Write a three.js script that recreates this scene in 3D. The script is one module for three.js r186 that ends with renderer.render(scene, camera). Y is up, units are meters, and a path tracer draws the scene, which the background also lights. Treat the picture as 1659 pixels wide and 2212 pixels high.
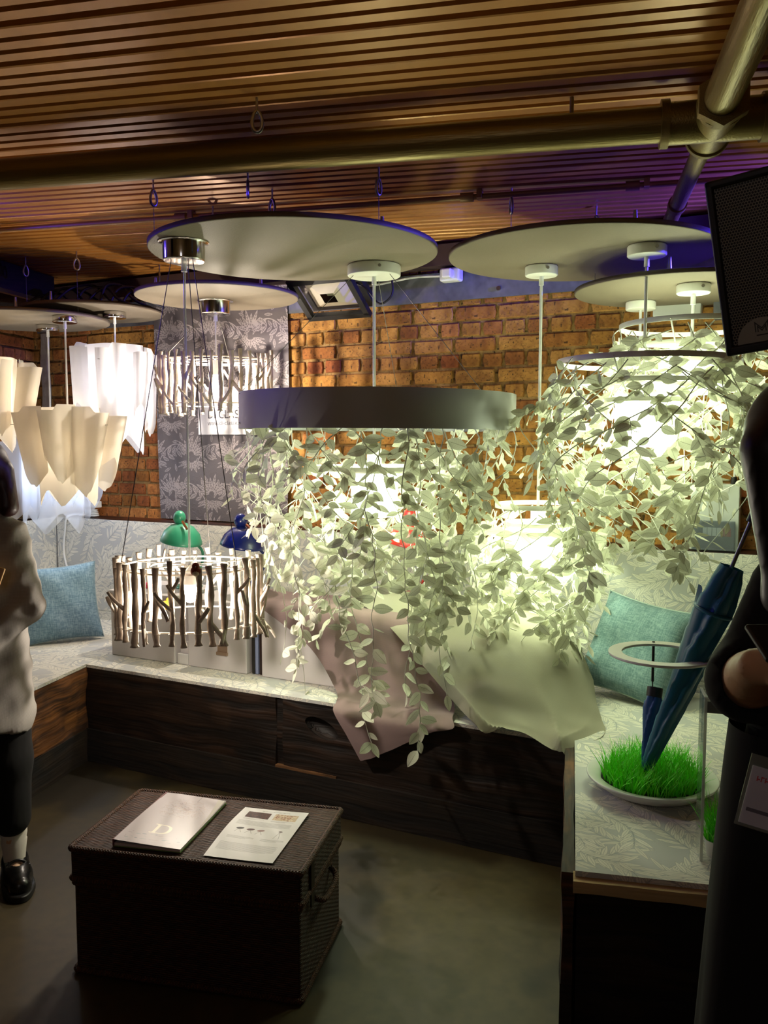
import * as THREE from 'three';
import { RoundedBoxGeometry } from 'three/addons/geometries/RoundedBoxGeometry.js';
import { mergeGeometries, mergeVertices, toCreasedNormals } from 'three/addons/utils/BufferGeometryUtils.js';
import { RectAreaLightUniformsLib } from 'three/addons/lights/RectAreaLightUniformsLib.js';
import { Brush, Evaluator, SUBTRACTION } from 'three-bvh-csg';

// ------------------------------------------------------------------ camera, exposure, large lights
RectAreaLightUniformsLib.init();
const scene = new THREE.Scene();
scene.background = new THREE.Color(0x000000);
const camera = new THREE.PerspectiveCamera(61.74, 1659 / 2212, 0.05, 40);
camera.position.set(0, 1.55, 0);
camera.rotation.order = 'YXZ';
camera.rotation.set(THREE.MathUtils.degToRad(-4.7), THREE.MathUtils.degToRad(12.4), 0);
scene.add(camera);
const renderer = new THREE.WebGLRenderer({ antialias: true });
renderer.toneMapping = THREE.LinearToneMapping;
renderer.toneMappingExposure = 1.0;
renderer.shadowMap.enabled = true;
const GREEN_WHITE = new THREE.Color(0.86, 1.0, 0.66), WARM = new THREE.Color(1.0, 0.89, 0.75), PAPER_WARM = new THREE.Color(1.0, 0.9, 0.74);
const COOL = new THREE.Color(0.86, 0.92, 1.0), BLUE = new THREE.Color(0.07, 0.04, 1.0);
const LIGHT = { wood: 1.3, woodFar: 2.6, paperA: 0.22, paperB: 0.24, paperC: 0.22, clear: 0.5, drum: 1.25, leafA: 1.0, leafB: 0.8, leafC: 0.65, blueRight: 34, blueLeft: 2.6, room: 0.8 };
const GLOW = 1.0;

// ------------------------------------------------------------------ helpers
const V = (x, y, z) => new THREE.Vector3(x, y, z);
function rng(seed) { let a = seed >>> 0; return () => { a = (a + 0x6D2B79F5) | 0; let t = Math.imul(a ^ (a >>> 15), 1 | a); t = (t + Math.imul(t ^ (t >>> 7), 61 | t)) ^ t; return ((t ^ (t >>> 14)) >>> 0) / 4294967296; }; }
const R0 = rng(7);
const rr = (r, a, b) => a + (b - a) * r();
const used = {};
function numbered(name) { if (!(name in used)) { used[name] = 0; return name; } used[name]++; return name + '_' + String(used[name]).padStart(3, '0'); }
function mesh(name, geo, mat, parent) { const m = new THREE.Mesh(geo, mat); m.name = name; parent.add(m); return m; }
function thing(name, label, category, pos = [0, 0, 0], turn = 0, group) {
  const o = new THREE.Group(); o.name = numbered(name); o.position.set(...pos); o.rotation.y = turn;
  o.userData = { label, category }; if (group) o.userData.group = group; scene.add(o); return o;
}
function single(name, geo, mat, label, category, pos, turn, group) {
  const o = new THREE.Mesh(geo, mat); o.name = numbered(name); if (pos) o.position.set(...pos); if (turn) o.rotation.y = turn;
  o.userData = { label, category }; if (group) o.userData.group = group; scene.add(o); return o;
}
function struct(name, label, category) { const o = new THREE.Group(); o.name = name; o.userData = { kind: 'structure', label, category }; scene.add(o); return o; }
const box = (w, h, d, x = 0, y = 0, z = 0) => { const g = new THREE.BoxGeometry(w, h, d); g.translate(x, y, z); return meterUV(g); };
const rbox = (w, h, d, r, x = 0, y = 0, z = 0, seg = 2) => { const g = new RoundedBoxGeometry(w, h, d, seg, r); g.translate(x, y, z); return meterUV(g); };
function meterUV(g, s = 1, ox = 0, oy = 0) {   // uv in metres by the dominant axis of each normal
  g = g.index ? g.toNonIndexed() : g; const p = g.attributes.position, n = g.attributes.normal, uv = new Float32Array(p.count * 2);
  for (let i = 0; i < p.count; i++) {
    const ax = Math.abs(n.getX(i)), ay = Math.abs(n.getY(i)), az = Math.abs(n.getZ(i));
    let u, v;
    if (ay >= ax && ay >= az) { u = p.getX(i); v = p.getZ(i); } else if (ax >= az) { u = p.getZ(i); v = p.getY(i); } else { u = p.getX(i); v = p.getY(i); }
    uv[2 * i] = u * s + ox; uv[2 * i + 1] = v * s + oy;
  }
  g.setAttribute('uv', new THREE.BufferAttribute(uv, 2)); return g;
}
function merge(list) {
  const l = list.map(g => { g = g.index ? g.toNonIndexed() : g.clone(); for (const k of Object.keys(g.attributes)) if (!['position', 'normal', 'uv'].includes(k)) g.deleteAttribute(k); if (!g.attributes.uv) g.setAttribute('uv', new THREE.BufferAttribute(new Float32Array(g.attributes.position.count * 2), 2)); if (!g.attributes.normal) g.computeVertexNormals(); return g; });
  return mergeGeometries(l, false);
}
const cyl = (r1, r2, h, x = 0, y = 0, z = 0, seg = 24) => { const g = new THREE.CylinderGeometry(r1, r2, h, seg); g.translate(x, y, z); return g; };
const torus = (R, r, x = 0, y = 0, z = 0, rs = 8, ts = 48) => { const g = new THREE.TorusGeometry(R, r, rs, ts); g.rotateX(Math.PI / 2); g.translate(x, y, z); return g; };
const ball = (r, x = 0, y = 0, z = 0, sx = 1, sy = 1, sz = 1, a = 18, b = 12) => { const g = new THREE.SphereGeometry(r, a, b); g.scale(sx, sy, sz); g.translate(x, y, z); return g; };
const lathe = (pts, seg = 40) => new THREE.LatheGeometry(pts.map(p => new THREE.Vector2(p[0], p[1])), seg);
// tapered swept tube through points (Vector3) with radii, closed at both ends
function sweep(pts, radii, rs = 6, uvScale = 1) {
  const n = pts.length, pos = [], idx = [], uv = []; const T = V(), N = V(), B = V(); let prev = null, len = 0;
  for (let i = 0; i < n; i++) {
    T.copy(pts[Math.min(i + 1, n - 1)]).sub(pts[Math.max(i - 1, 0)]).normalize();
    if (!prev) { prev = Math.abs(T.y) < 0.9 ? V(0, 1, 0) : V(1, 0, 0); }
    N.copy(prev).addScaledVector(T, -prev.dot(T)).normalize(); prev = N.clone(); B.crossVectors(T, N);
    const r = typeof radii === 'number' ? radii : radii[i]; if (i) len += pts[i].distanceTo(pts[i - 1]);
    for (let k = 0; k <= rs; k++) { const a = k / rs * Math.PI * 2, c = Math.cos(a) * r, s = Math.sin(a) * r; pos.push(pts[i].x + N.x * c + B.x * s, pts[i].y + N.y * c + B.y * s, pts[i].z + N.z * c + B.z * s); uv.push(k / rs * r * 6.28 * uvScale, len * uvScale); }
  }
  const w = rs + 1;
  for (let i = 0; i < n - 1; i++) for (let k = 0; k < rs; k++) { const a = i * w + k, b = a + 1, c = a + w, d = c + 1; idx.push(a, b, c, b, d, c); }
  for (const e of [0, n - 1]) { const c0 = pos.length / 3; pos.push(pts[e].x, pts[e].y, pts[e].z); uv.push(0, 0); for (let k = 0; k < rs; k++) { const a = e * w + k, b = a + 1; e ? idx.push(c0, a, b) : idx.push(c0, b, a); } }
  const g = new THREE.BufferGeometry(); g.setAttribute('position', new THREE.Float32BufferAttribute(pos, 3)); g.setAttribute('uv', new THREE.Float32BufferAttribute(uv, 2)); g.setIndex(idx); g.computeVertexNormals(); return g;
}
const rod = (a, b, r, rs = 6) => sweep([V(...a), V(...b)], r, rs);
const curve = (pts, n) => new THREE.CatmullRomCurve3(pts.map(p => V(...p)), false, 'centripetal').getPoints(n);
// smooth sheet from a grid of control points: rows of [x,y,z]
function sheet(rows, nu, nv, wob) {
  const cr = (a, b, c, d, t) => 0.5 * (2 * b + (c - a) * t + (2 * a - 5 * b + 4 * c - d) * t * t + (3 * b - a - 3 * c + d) * t * t * t);
  const at = (arr, t) => { const m = arr.length - 1, f = Math.min(t * m, m - 1e-6), i = Math.floor(f), q = f - i, A = arr[Math.max(i - 1, 0)], B = arr[i], C = arr[i + 1], D = arr[Math.min(i + 2, m)]; return [0, 1, 2].map(k => cr(A[k], B[k], C[k], D[k], q)); };
  const pos = [], uv = [], idx = [];
  for (let j = 0; j <= nv; j++) for (let i = 0; i <= nu; i++) { const p = at(rows.map(r => at(r, i / nu)), j / nv); if (wob) wob(p, i / nu, j / nv); pos.push(...p); uv.push(i / nu, j / nv); }
  for (let j = 0; j < nv; j++) for (let i = 0; i < nu; i++) { const a = j * (nu + 1) + i, b = a + 1, c = a + nu + 1, d = c + 1; idx.push(a, c, b, b, c, d); }
  const g = new THREE.BufferGeometry(); g.setAttribute('position', new THREE.Float32BufferAttribute(pos, 3)); g.setAttribute('uv', new THREE.Float32BufferAttribute(uv, 2)); g.setIndex(idx); g.computeVertexNormals(); return g;
}
// ---- noise and textures
function hash2(x, y, s) { let h = Math.imul(x, 374761393) ^ Math.imul(y, 668265263) ^ Math.imul(s, 2246822519); h = Math.imul(h ^ (h >>> 13), 1274126177); return ((h ^ (h >>> 16)) >>> 0) / 4294967296; }
function vnoise(u, v, px, py, s) { // tileable value noise, u v in 0..1
  const x = u * px, y = v * py, xi = Math.floor(x), yi = Math.floor(y); let fx = x - xi, fy = y - yi; fx = fx * fx * (3 - 2 * fx); fy = fy * fy * (3 - 2 * fy);
  const m = (a, b) => ((a % b) + b) % b, x0 = m(xi, px), x1 = m(xi + 1, px), y0 = m(yi, py), y1 = m(yi + 1, py);
  return (hash2(x0, y0, s) * (1 - fx) + hash2(x1, y0, s) * fx) * (1 - fy) + (hash2(x0, y1, s) * (1 - fx) + hash2(x1, y1, s) * fx) * fy;
}
function fbm(u, v, px, py, s, oct = 4) { let a = 0, w = 0.5, t = 0; for (let i = 0; i < oct; i++) { a += w * vnoise(u, v, px, py, s + i * 17); t += w; w *= 0.5; px *= 2; py *= 2; } return a / t; }
function tex(w, h, fn, srgb = true) {
  const d = new Uint8Array(w * h * 4);
  for (let y = 0; y < h; y++) for (let x = 0; x < w; x++) { const c = fn(x / w, y / h), o = (y * w + x) * 4; d[o] = c[0]; d[o + 1] = c[1]; d[o + 2] = c[2]; d[o + 3] = 255; }
  const t = new THREE.DataTexture(d, w, h); t.wrapS = t.wrapT = THREE.RepeatWrapping; t.magFilter = THREE.LinearFilter; t.minFilter = THREE.LinearFilter; if (srgb) t.colorSpace = THREE.SRGBColorSpace; t.needsUpdate = true; return t;
}
function canvasTex(w, h, draw) { const c = document.createElement('canvas'); c.width = w; c.height = h; draw(c.getContext('2d'), w, h); const t = new THREE.CanvasTexture(c); t.colorSpace = THREE.SRGBColorSpace; t.wrapS = t.wrapT = THREE.RepeatWrapping; t.magFilter = THREE.LinearFilter; return t; }
const lerp = (a, b, t) => a + (b - a) * t, mix3 = (a, b, t) => [0, 1, 2].map(k => lerp(a[k], b[k], t)), clamp = (x, a = 0, b = 1) => Math.min(b, Math.max(a, x)), sst = (a, b, x) => { const t = clamp((x - a) / (b - a)); return t * t * (3 - 2 * t); };
const scaled = (t, sx, sy = sx) => { const c = t.clone(); c.repeat.set(sx, sy); c.needsUpdate = true; return c; };
const std = (o) => new THREE.MeshStandardMaterial(o), phys = (o) => new THREE.MeshPhysicalMaterial(o);

// ------------------------------------------------------------------ materials
const brickTex = tex(512, 512, (u, v) => { const a = fbm(u, v, 6, 6, 3, 5), b = fbm(u, v, 40, 40, 9, 2), sp = fbm(u, v, 26, 26, 21, 1); let c = mix3([150, 118, 84], [255, 236, 205], a); c = mix3(c, c.map(x => x * 0.72), sst(0.55, 0.9, b) * 0.8); if (sp > 0.9) c = c.map(x => x * 0.55); return c; });
const brickBump = tex(256, 256, (u, v) => { const a = fbm(u, v, 20, 20, 5, 4) * 255; return [a, a, a]; }, false);
const brickCols = ['#d3ab62', '#caa158', '#d6b06c', '#c19752', '#ba8a4a', '#d0a968', '#ae7c46', '#c9a25e'];
const redCols = ['#d39a5c', '#c58750', '#d6a066', '#b27446', '#cf955a'];
const brickMat = brickCols.map(c => std({ color: c, map: brickTex, roughness: 0.92, bumpMap: brickBump, bumpScale: 0.004 }));
const redMat = redCols.map(c => std({ color: c, map: brickTex, roughness: 0.92, bumpMap: brickBump, bumpScale: 0.004 }));
const mortarMat = std({ color: '#b39f74', map: scaled(brickTex, 2), roughness: 0.97, bumpMap: scaled(brickBump, 3), bumpScale: 0.006 });
const woodV = (u, v) => { const w = fbm(u, v, 2, 3, 31, 3), vv = v + 0.05 * w + 0.012 * fbm(u, v, 6, 8, 41, 2), g = fbm(u, vv, 2, 30, 33, 4), f = fbm(u, vv, 6, 120, 35, 2), ring = 0.5 + 0.5 * Math.sin((vv * 14 + 4 * w) * 6.283); return 0.5 * g + 0.16 * ring + 0.34 * f; };
const woodTex = tex(512, 512, (u, v) => { const t = woodV(u, v); let c = mix3([66, 48, 36], [172, 132, 96], sst(0.25, 0.75, t)); c = mix3(c, [38, 29, 22], sst(0.52, 0.72, fbm(u, v, 3, 5, 51, 4)) * 0.8); return mix3(c, [190, 150, 100], sst(0.62, 0.75, fbm(u, v, 5, 9, 57, 4)) * 0.55); });
const woodBump = tex(512, 512, (u, v) => { const a = clamp(woodV(u, v) * 1.2 - 0.1) * 255; return [a, a, a]; }, false);
const timberDark = std({ color: '#463c36', map: woodTex, bumpMap: woodBump, bumpScale: 0.006, roughness: 0.62 });
const timberWarm = std({ color: '#b0905e', map: scaled(woodTex, 1.2), bumpMap: woodBump, bumpScale: 0.006, roughness: 0.75 });
const timberPlinth = std({ color: '#3c3932', map: woodTex, bumpMap: woodBump, bumpScale: 0.005, roughness: 0.8 });
const timberPale = std({ color: '#b4a488', map: woodTex, bumpMap: woodBump, bumpScale: 0.004, roughness: 0.85 });
const rawWoodLit = std({ color: '#b3986a', bumpMap: woodBump, bumpScale: 0.006, roughness: 0.85 });  // pale raw wood, coloured lighter so the end rail looks lit
const ledgeWood = std({ color: '#9a6038', map: woodTex, roughness: 0.5 });
const floorTex = tex(1024, 1024, (u, v) => { const a = fbm(u, v, 3, 3, 61, 5), b = fbm(u, v, 9, 7, 63, 4), f = fbm(u, v, 120, 120, 65, 2); let c = mix3([92, 82, 62], [150, 138, 108], sst(0.25, 0.75, a)); c = mix3(c, [58, 52, 40], sst(0.56, 0.72, b) * 0.8); return c.map(x => x * (0.9 + 0.2 * f)); });
const floorMat = std({ color: '#7d7457', map: scaled(floorTex, 0.3), roughness: 0.55 });
const wallpaperDraw = (bg, leafCols, line, stem) => (g, w, h) => {
  const r = rng(99); g.fillStyle = bg; g.fillRect(0, 0, w, h);
  const leaf = (x, y, a, L, W, col) => { for (const dx of [-w, 0, w]) for (const dy of [-h, 0, h]) { if (x + dx < -L || x + dx > w + L || y + dy < -L || y + dy > h + L) continue; g.save(); g.translate(x + dx, y + dy); g.rotate(a); g.beginPath(); g.moveTo(0, 0); g.quadraticCurveTo(L * 0.35, -W, L, 0); g.quadraticCurveTo(L * 0.4, W * 0.8, 0, 0); g.fillStyle = col; g.fill(); g.strokeStyle = line; g.lineWidth = 1.3; g.stroke(); g.beginPath(); g.moveTo(0, 0); g.lineTo(L * 0.75, 0); g.stroke(); g.restore(); } };
  for (let k = 0; k < 81; k++) {
    let x = ((k % 9) + r()) * w / 9, y = (Math.floor(k / 9) + r()) * h / 9, a = (r() < 0.6 ? -1.1 : 1.9) + r() * 1.3; const pts = []; const turn = (r() - 0.5) * 0.2;
    for (let i = 0; i < 17; i++) { pts.push([x, y, a]); x += Math.cos(a) * 14; y += Math.sin(a) * 14; a += turn + Math.sin(i * 0.4 + k) * 0.06; }
    g.strokeStyle = stem; g.lineWidth = 2.2; for (const dx of [-w, 0, w]) for (const dy of [-h, 0, h]) { g.beginPath(); pts.forEach((p, i) => i ? g.lineTo(p[0] + dx, p[1] + dy) : g.moveTo(p[0] + dx, p[1] + dy)); g.stroke(); }
    pts.forEach((p, i) => { if (i % 2 === 0) for (const s of [-1, 1]) leaf(((p[0] % w) + w) % w, ((p[1] % h) + h) % h, p[2] + s * (0.45 + r() * 0.4), 62 + r() * 26, 15 + r() * 6, leafCols[Math.floor(r() * leafCols.length)]); });
  }
};
const willowTex = canvasTex(1024, 1024, wallpaperDraw('#b9bab8', ['#dedacd', '#d8d4c8', '#e2ded2'], '#a9a9a4', '#8d9296'));
const willowMat = std({ map: scaled(willowTex, 1 / 0.95), roughness: 0.7 });
const acornTex = canvasTex(1024, 1024, (g, w, h) => {
  const r = rng(5); g.fillStyle = '#5a5355'; g.fillRect(0, 0, w, h); const col = '#9a9090';
  const wrap = (x, y, m, f) => { for (const dx of [-w, 0, w]) for (const dy of [-h, 0, h]) { if (x + dx < -m || x + dx > w + m || y + dy < -m || y + dy > h + m) continue; g.save(); g.translate(x + dx, y + dy); f(); g.restore(); } };
  const leaf = (L, W) => { g.beginPath(); g.moveTo(0, 0); g.bezierCurveTo(L * 0.2, -W, L * 0.7, -W * 0.9, L, 0); g.bezierCurveTo(L * 0.7, W * 0.9, L * 0.2, W, 0, 0); g.fillStyle = col; g.fill(); g.strokeStyle = '#5a5355'; g.lineWidth = 2; g.beginPath(); g.moveTo(L * 0.1, 0); g.lineTo(L * 0.85, 0); for (let i = 1; i < 5; i++) { g.moveTo(L * 0.17 * i, 0); g.lineTo(L * (0.17 * i + 0.1), W * 0.45); g.moveTo(L * 0.17 * i, 0); g.lineTo(L * (0.17 * i + 0.1), -W * 0.45); } g.stroke(); };
  const scroll = sc => { g.scale(sc, Math.abs(sc)); g.strokeStyle = col; g.lineWidth = 5; g.beginPath(); g.moveTo(-90, 60); g.bezierCurveTo(-40, -40, 40, -60, 90, -10); g.stroke(); for (let k = 0; k < 7; k++) { const f = k / 6, x = -90 + 180 * f, y = 60 - 150 * f + 80 * f * f; for (const s of [-1, 1]) { g.save(); g.translate(x, y); g.rotate(-0.6 + 0.9 * f + s * 0.8); leaf(40 + 14 * ((k + s) % 2), 11 + k % 3 * 2); g.restore(); } } g.fillStyle = col; g.beginPath(); g.ellipse(100, -20, 13, 22, 0.9, 0, 7); g.fill(); };
  const fan = () => { for (let k = 0; k < 9; k++) { g.save(); g.rotate(-Math.PI / 2 + (k - 4) * 0.33); g.translate(16, 0); leaf(74 + (k % 2) * 22, 13); g.restore(); } };
  for (let j = 0; j < 5; j++) for (let i = 0; i < 4; i++) { const cx = (i + (j % 2) * 0.5 + 0.25) * w / 4, cy = (j + 0.5) * h / 5; wrap(cx, cy, 180, () => { g.save(); scroll(j % 2 ? 1 : -1); g.restore(); }); wrap(cx + w / 8, cy + 20, 180, () => { g.save(); g.rotate((r() - 0.5) * 0.4); fan(); g.restore(); g.save(); g.translate(0, 30); g.scale(1, -0.6); fan(); g.restore(); }); }
  for (let k = 0; k < 14 * 14; k++) { const x = ((k % 14) + r()) * w / 14, y = (Math.floor(k / 14) + r()) * h / 14, a = r() * 6.28, L = 34 + r() * 16; wrap(x, y, 60, () => { g.rotate(a); leaf(L, 10); }); }
});
const acornMat = std({ map: scaled(acornTex, 1 / 1.15), roughness: 0.55, bumpMap: scaled(brickBump, 6), bumpScale: 0.001 });
const zincTex = tex(256, 256, (u, v) => { const a = fbm(u, v, 8, 8, 71, 4), b = fbm(u, v, 22, 22, 73, 2); const k = 150 + 60 * a + 25 * b; return [k, k, k * 1.03]; });
const zincMat = std({ color: '#9a9ca2', map: scaled(zincTex, 2), metalness: 0.55, roughness: 0.55 });
const ceilTex = tex(512, 256, (u, v) => { const a = fbm(u, v, 6, 4, 81, 4), f = fbm(u, v, 60, 60, 83, 2); const k = 0.82 + 0.25 * a + 0.1 * f; return [clamp(k) * 255, clamp(k) * 250, clamp(k) * 245]; });
const ceilMat = std({ color: '#b57d3c', map: scaled(ceilTex, 0.7), roughness: 0.3, metalness: 0.25 });
const goldMat = std({ color: '#7f6c3a', metalness: 0.6, roughness: 0.36, bumpMap: scaled(brickBump, 4), bumpScale: 0.0006 });
const goldCeil = std({ color: '#8a6236', metalness: 0.2, roughness: 0.45 });
const chrome = std({ color: '#d9d8d6', metalness: 1, roughness: 0.12 });
const steel = std({ color: '#9a9894', metalness: 1, roughness: 0.3 });
const whitePaint = std({ color: '#dfded6', roughness: 0.42 });
const whitePlastic = std({ color: '#d8d8d6', roughness: 0.4 });
const drumPaint = std({ color: '#a4a6a6', roughness: 0.42 });
const discMat = std({ color: '#766b5a', roughness: 0.75, bumpMap: scaled(brickBump, 20), bumpScale: 0.0006 });
const discEdge = std({ color: '#5d5148', roughness: 0.7 });
const blackPlastic = std({ color: '#141414', roughness: 0.5 });
const clearCord = phys({ color: '#eef0f2', roughness: 0.15, transmission: 0.55, thickness: 0 });
const wireMat = std({ color: '#6f6c68', metalness: 0.9, roughness: 0.4 });
const glowMat = (c, k) => std({ color: '#ffffff', emissive: c, emissiveIntensity: k, roughness: 0.6 });

// frame of the skewed back wall: s runs along it, o towards the room
const SK = THREE.MathUtils.degToRad(14.3), UX = Math.cos(SK), UZ = Math.sin(SK);
const W = (s, y, o) => [0.03 + UX * s - UZ * o, y, -3.93 + UZ * s + UX * o];
const wallTurn = -SK;   // rotation.y that turns local x along the wall

// ------------------------------------------------------------------ the setting
const CEIL = 2.52;
{
  const f = struct('floor', 'worn olive grey concrete floor with dark stains', 'floor');
  mesh('concrete_slab', box(8, 0.1, 8.6, -0.6, -0.05, -1.7), floorMat, f);
}
{
  const c = struct('ceiling', 'brown painted ribbed metal deck ceiling', 'ceiling');
  // one pan of the deck: flat with two shallow grooves and a deep slot at its edge, drawn in (z, y)
  const pitch = 0.19, w = pitch - 0.014;
  const sh = new THREE.Shape();
  const P = [[0, 0.06], [0, 0.012], [0.006, 0.002], [0.011, 0], [0.046, 0], [0.0525, 0.009], [0.0615, 0.009], [0.068, 0], [0.104, 0], [0.1105, 0.009], [0.1195, 0.009], [0.126, 0], [w - 0.011, 0], [w - 0.006, 0.002], [w, 0.012], [w, 0.06]];
  P.forEach((p, i) => i ? sh.lineTo(p[0], p[1]) : sh.moveTo(p[0], p[1]));
  const g = new THREE.ExtrudeGeometry(sh, { depth: 7.6, bevelEnabled: false, curveSegments: 1 }); g.rotateY(-Math.PI / 2); g.translate(3.1, 0, 0); const gm = toCreasedNormals(meterUV(g), 0.35);
  for (let k = 0; k < 38; k++) { const m = mesh('deck_panel', gm, ceilMat, c); m.position.set(0, CEIL, -5.45 + k * pitch); }
  mesh('ceiling_slab', box(7.8, 0.1, 8, -0.6, CEIL + 0.1, -1.7), goldCeil, c);
}
// bricks: bevelled, slightly uneven blocks
const brickVar = (len, seed) => {
  const r = rng(seed), h = 0.064, d = 0.022, sh = new THREE.Shape(), j = () => (r() - 0.5) * 0.005; const a = len / 2, b = h / 2, c = 0.006;
  const P = [[-a + c, -b], [0, -b + j()], [a - c, -b], [a + j(), 0], [a - c + j(), b], [0, b + j()], [-a + c, b], [-a + j(), 0]];
  P.forEach((p, i) => i ? sh.lineTo(p[0], p[1]) : sh.moveTo(p[0], p[1])); sh.closePath();
  const g = new THREE.ExtrudeGeometry(sh, { depth: d - 0.005, bevelEnabled: true, bevelThickness: 0.005, bevelSize: 0.004, bevelOffset: -0.004, bevelSegments: 1, steps: 1 });
  return meterUV(g, 3, r() * 3, r() * 3);
};
const stretchers = [1, 2, 3, 4, 5].map(s => brickVar(0.213, s)), headers = [11, 12, 13, 14, 15].map(s => brickVar(0.101, s));
function bricks(wall, place, s0, s1, y0, y1, seen, mats, seed) {
  const r = rng(seed), rest = []; let n = 0;
  for (let j = 0, y = y0; y < y1; j++, y += 0.0765) {
    const st = j % 2 === 0, step = st ? 0.2245 : 0.1125, set = st ? stretchers : headers;
    for (let s = s0 + (st ? 0 : 0.056 + 0.028); s < s1; s += step) {
      const g = set[Math.floor(r() * 5)], red = r(), m = mats(s, r), dy = (r() - 0.5) * 0.004, dz = (r() - 0.5) * 0.006, rot = (r() - 0.5) * 0.02;
      const M = new THREE.Matrix4().makeRotationZ(rot).setPosition(s, y + 0.038 + dy, dz);
      if (seen(s, y) && n < 300) { const b = mesh('brick', g, m, wall); b.applyMatrix4(M); n++; } else rest.push([g.clone().applyMatrix4(M), m]);
    }
  }
  if (rest.length) { const b = mesh('brickwork', merge(rest.map(x => x[0])), brickMat[0], wall); b.userData.kind = 'stuff'; }
}
{
  const w = struct('wall_back', 'yellow brown stock brick wall behind the lamps', 'wall');
  w.position.set(...W(0, 0, -0.222)); w.rotation.y = wallTurn;
  mesh('mortar_bed', box(5.4, 2.6, 0.2, -1.1, 1.27, -0.092), mortarMat, w);
  const seen = (s, y) => y > 1.06 && y < 2.22 && !(s > -2.5 && s < -1.72 && y < 2.2) && ((s > -3.45 && s < -2.5 && !(s > -3.1 && s < -2.75 && y > 1.5)) || (s > -1.74 && s < 0.25 && (y > 1.6 || s > -0.35 || s < -1.2)) || (s > 0.45 && s < 0.9 && y < 1.7 && y > 1.05));
  bricks(w, null, -3.72, 1.1, 1.07, 2.5, seen, (s, r) => (s < -1.9 ? (r() < 0.8 ? redMat[Math.floor(r() * 5)] : brickMat[Math.floor(r() * 8)]) : (r() < 0.1 ? redMat[Math.floor(r() * 5)] : brickMat[Math.floor(r() * 8)])), 4);
  const z = struct('trim_1', 'galvanised steel strip bolted along the top of the brick wall', 'trim');
  z.position.set(...W(0, 2.315, -0.19)); z.rotation.y = wallTurn;
  mesh('strip', box(4.55, 0.14, 0.012, -1.3, 0, 0), zincMat, z);
  for (const [s, y] of [[-2.7, 0.03], [-2.7, -0.03], [-1.36, -0.03], [-0.45, -0.03], [0.3, -0.03]]) { const g = cyl(0.011, 0.011, 0.012, 0, 0, 0, 10); g.rotateX(Math.PI / 2); const b = mesh('bolt', g, steel, z); b.position.set(s, y, 0.01); }
  const L = struct('wall_left', 'brick wall at the end of the side bench', 'wall');
  L.position.set(-3.46, 0, -3.0); L.rotation.y = Math.PI / 2;
  mesh('mortar_bed', box(4.6, 2.6, 0.2, 0.1, 1.27, -0.11), mortarMat, L);
  bricks(L, null, 0.9, 2.05, 1.07, 2.48, (s, y) => y > 1.5, (s, r) => redMat[Math.floor(r() * 5)], 14);
  const wr = struct('wall_right', 'dark brick wall on the right of the room', 'wall'); mesh('wall_face', box(0.2, 2.6, 8.6, 3.0, 1.27, -1.7), mortarMat, wr);
  const wf = struct('wall_front', 'dark wall behind the viewer', 'wall'); mesh('wall_face', box(8, 2.6, 0.2, -0.6, 1.27, 2.1), mortarMat, wf);
  // wallpapered backrest panels and the wooden ledge above them
  const t2 = struct('trim_2', 'brown wooden ledge running along the wall above the wallpapered panel', 'ledge');
  t2.position.set(...W(0, 1.072, -0.1)); t2.rotation.y = wallTurn; mesh('ledge_board', box(4.6, 0.024, 0.2, -1.1, 0, -0.004), ledgeWood, t2);
  const p = struct('wall_panel', 'panel papered with pale willow leaves behind the long bench', 'panel');
  p.position.set(...W(0, 0, 0)); p.rotation.y = wallTurn; mesh('papered_board', box(4.36, 1.084 - 0.53, 0.016, -1.07, (1.084 + 0.53) / 2, -0.008), willowMat, p);
  mesh('skirting', box(4.36, 0.055, 0.02, -1.07, 0.5, -0.006), willowMat, p); mesh('panel_core', box(4.4, 1.04, 0.08, -1.08, 0.53, -0.057), timberDark, p);
  const q = struct('wall_panel_001', 'panel papered with pale willow leaves behind the side bench', 'panel');
  mesh('papered_board', box(0.016, 0.6, 2.6, -3.135, 0.784, -3.44), willowMat, q); mesh('panel_core', box(0.2, 1.07, 2.6, -3.25, 0.535, -3.44), timberDark, q);
}
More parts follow.
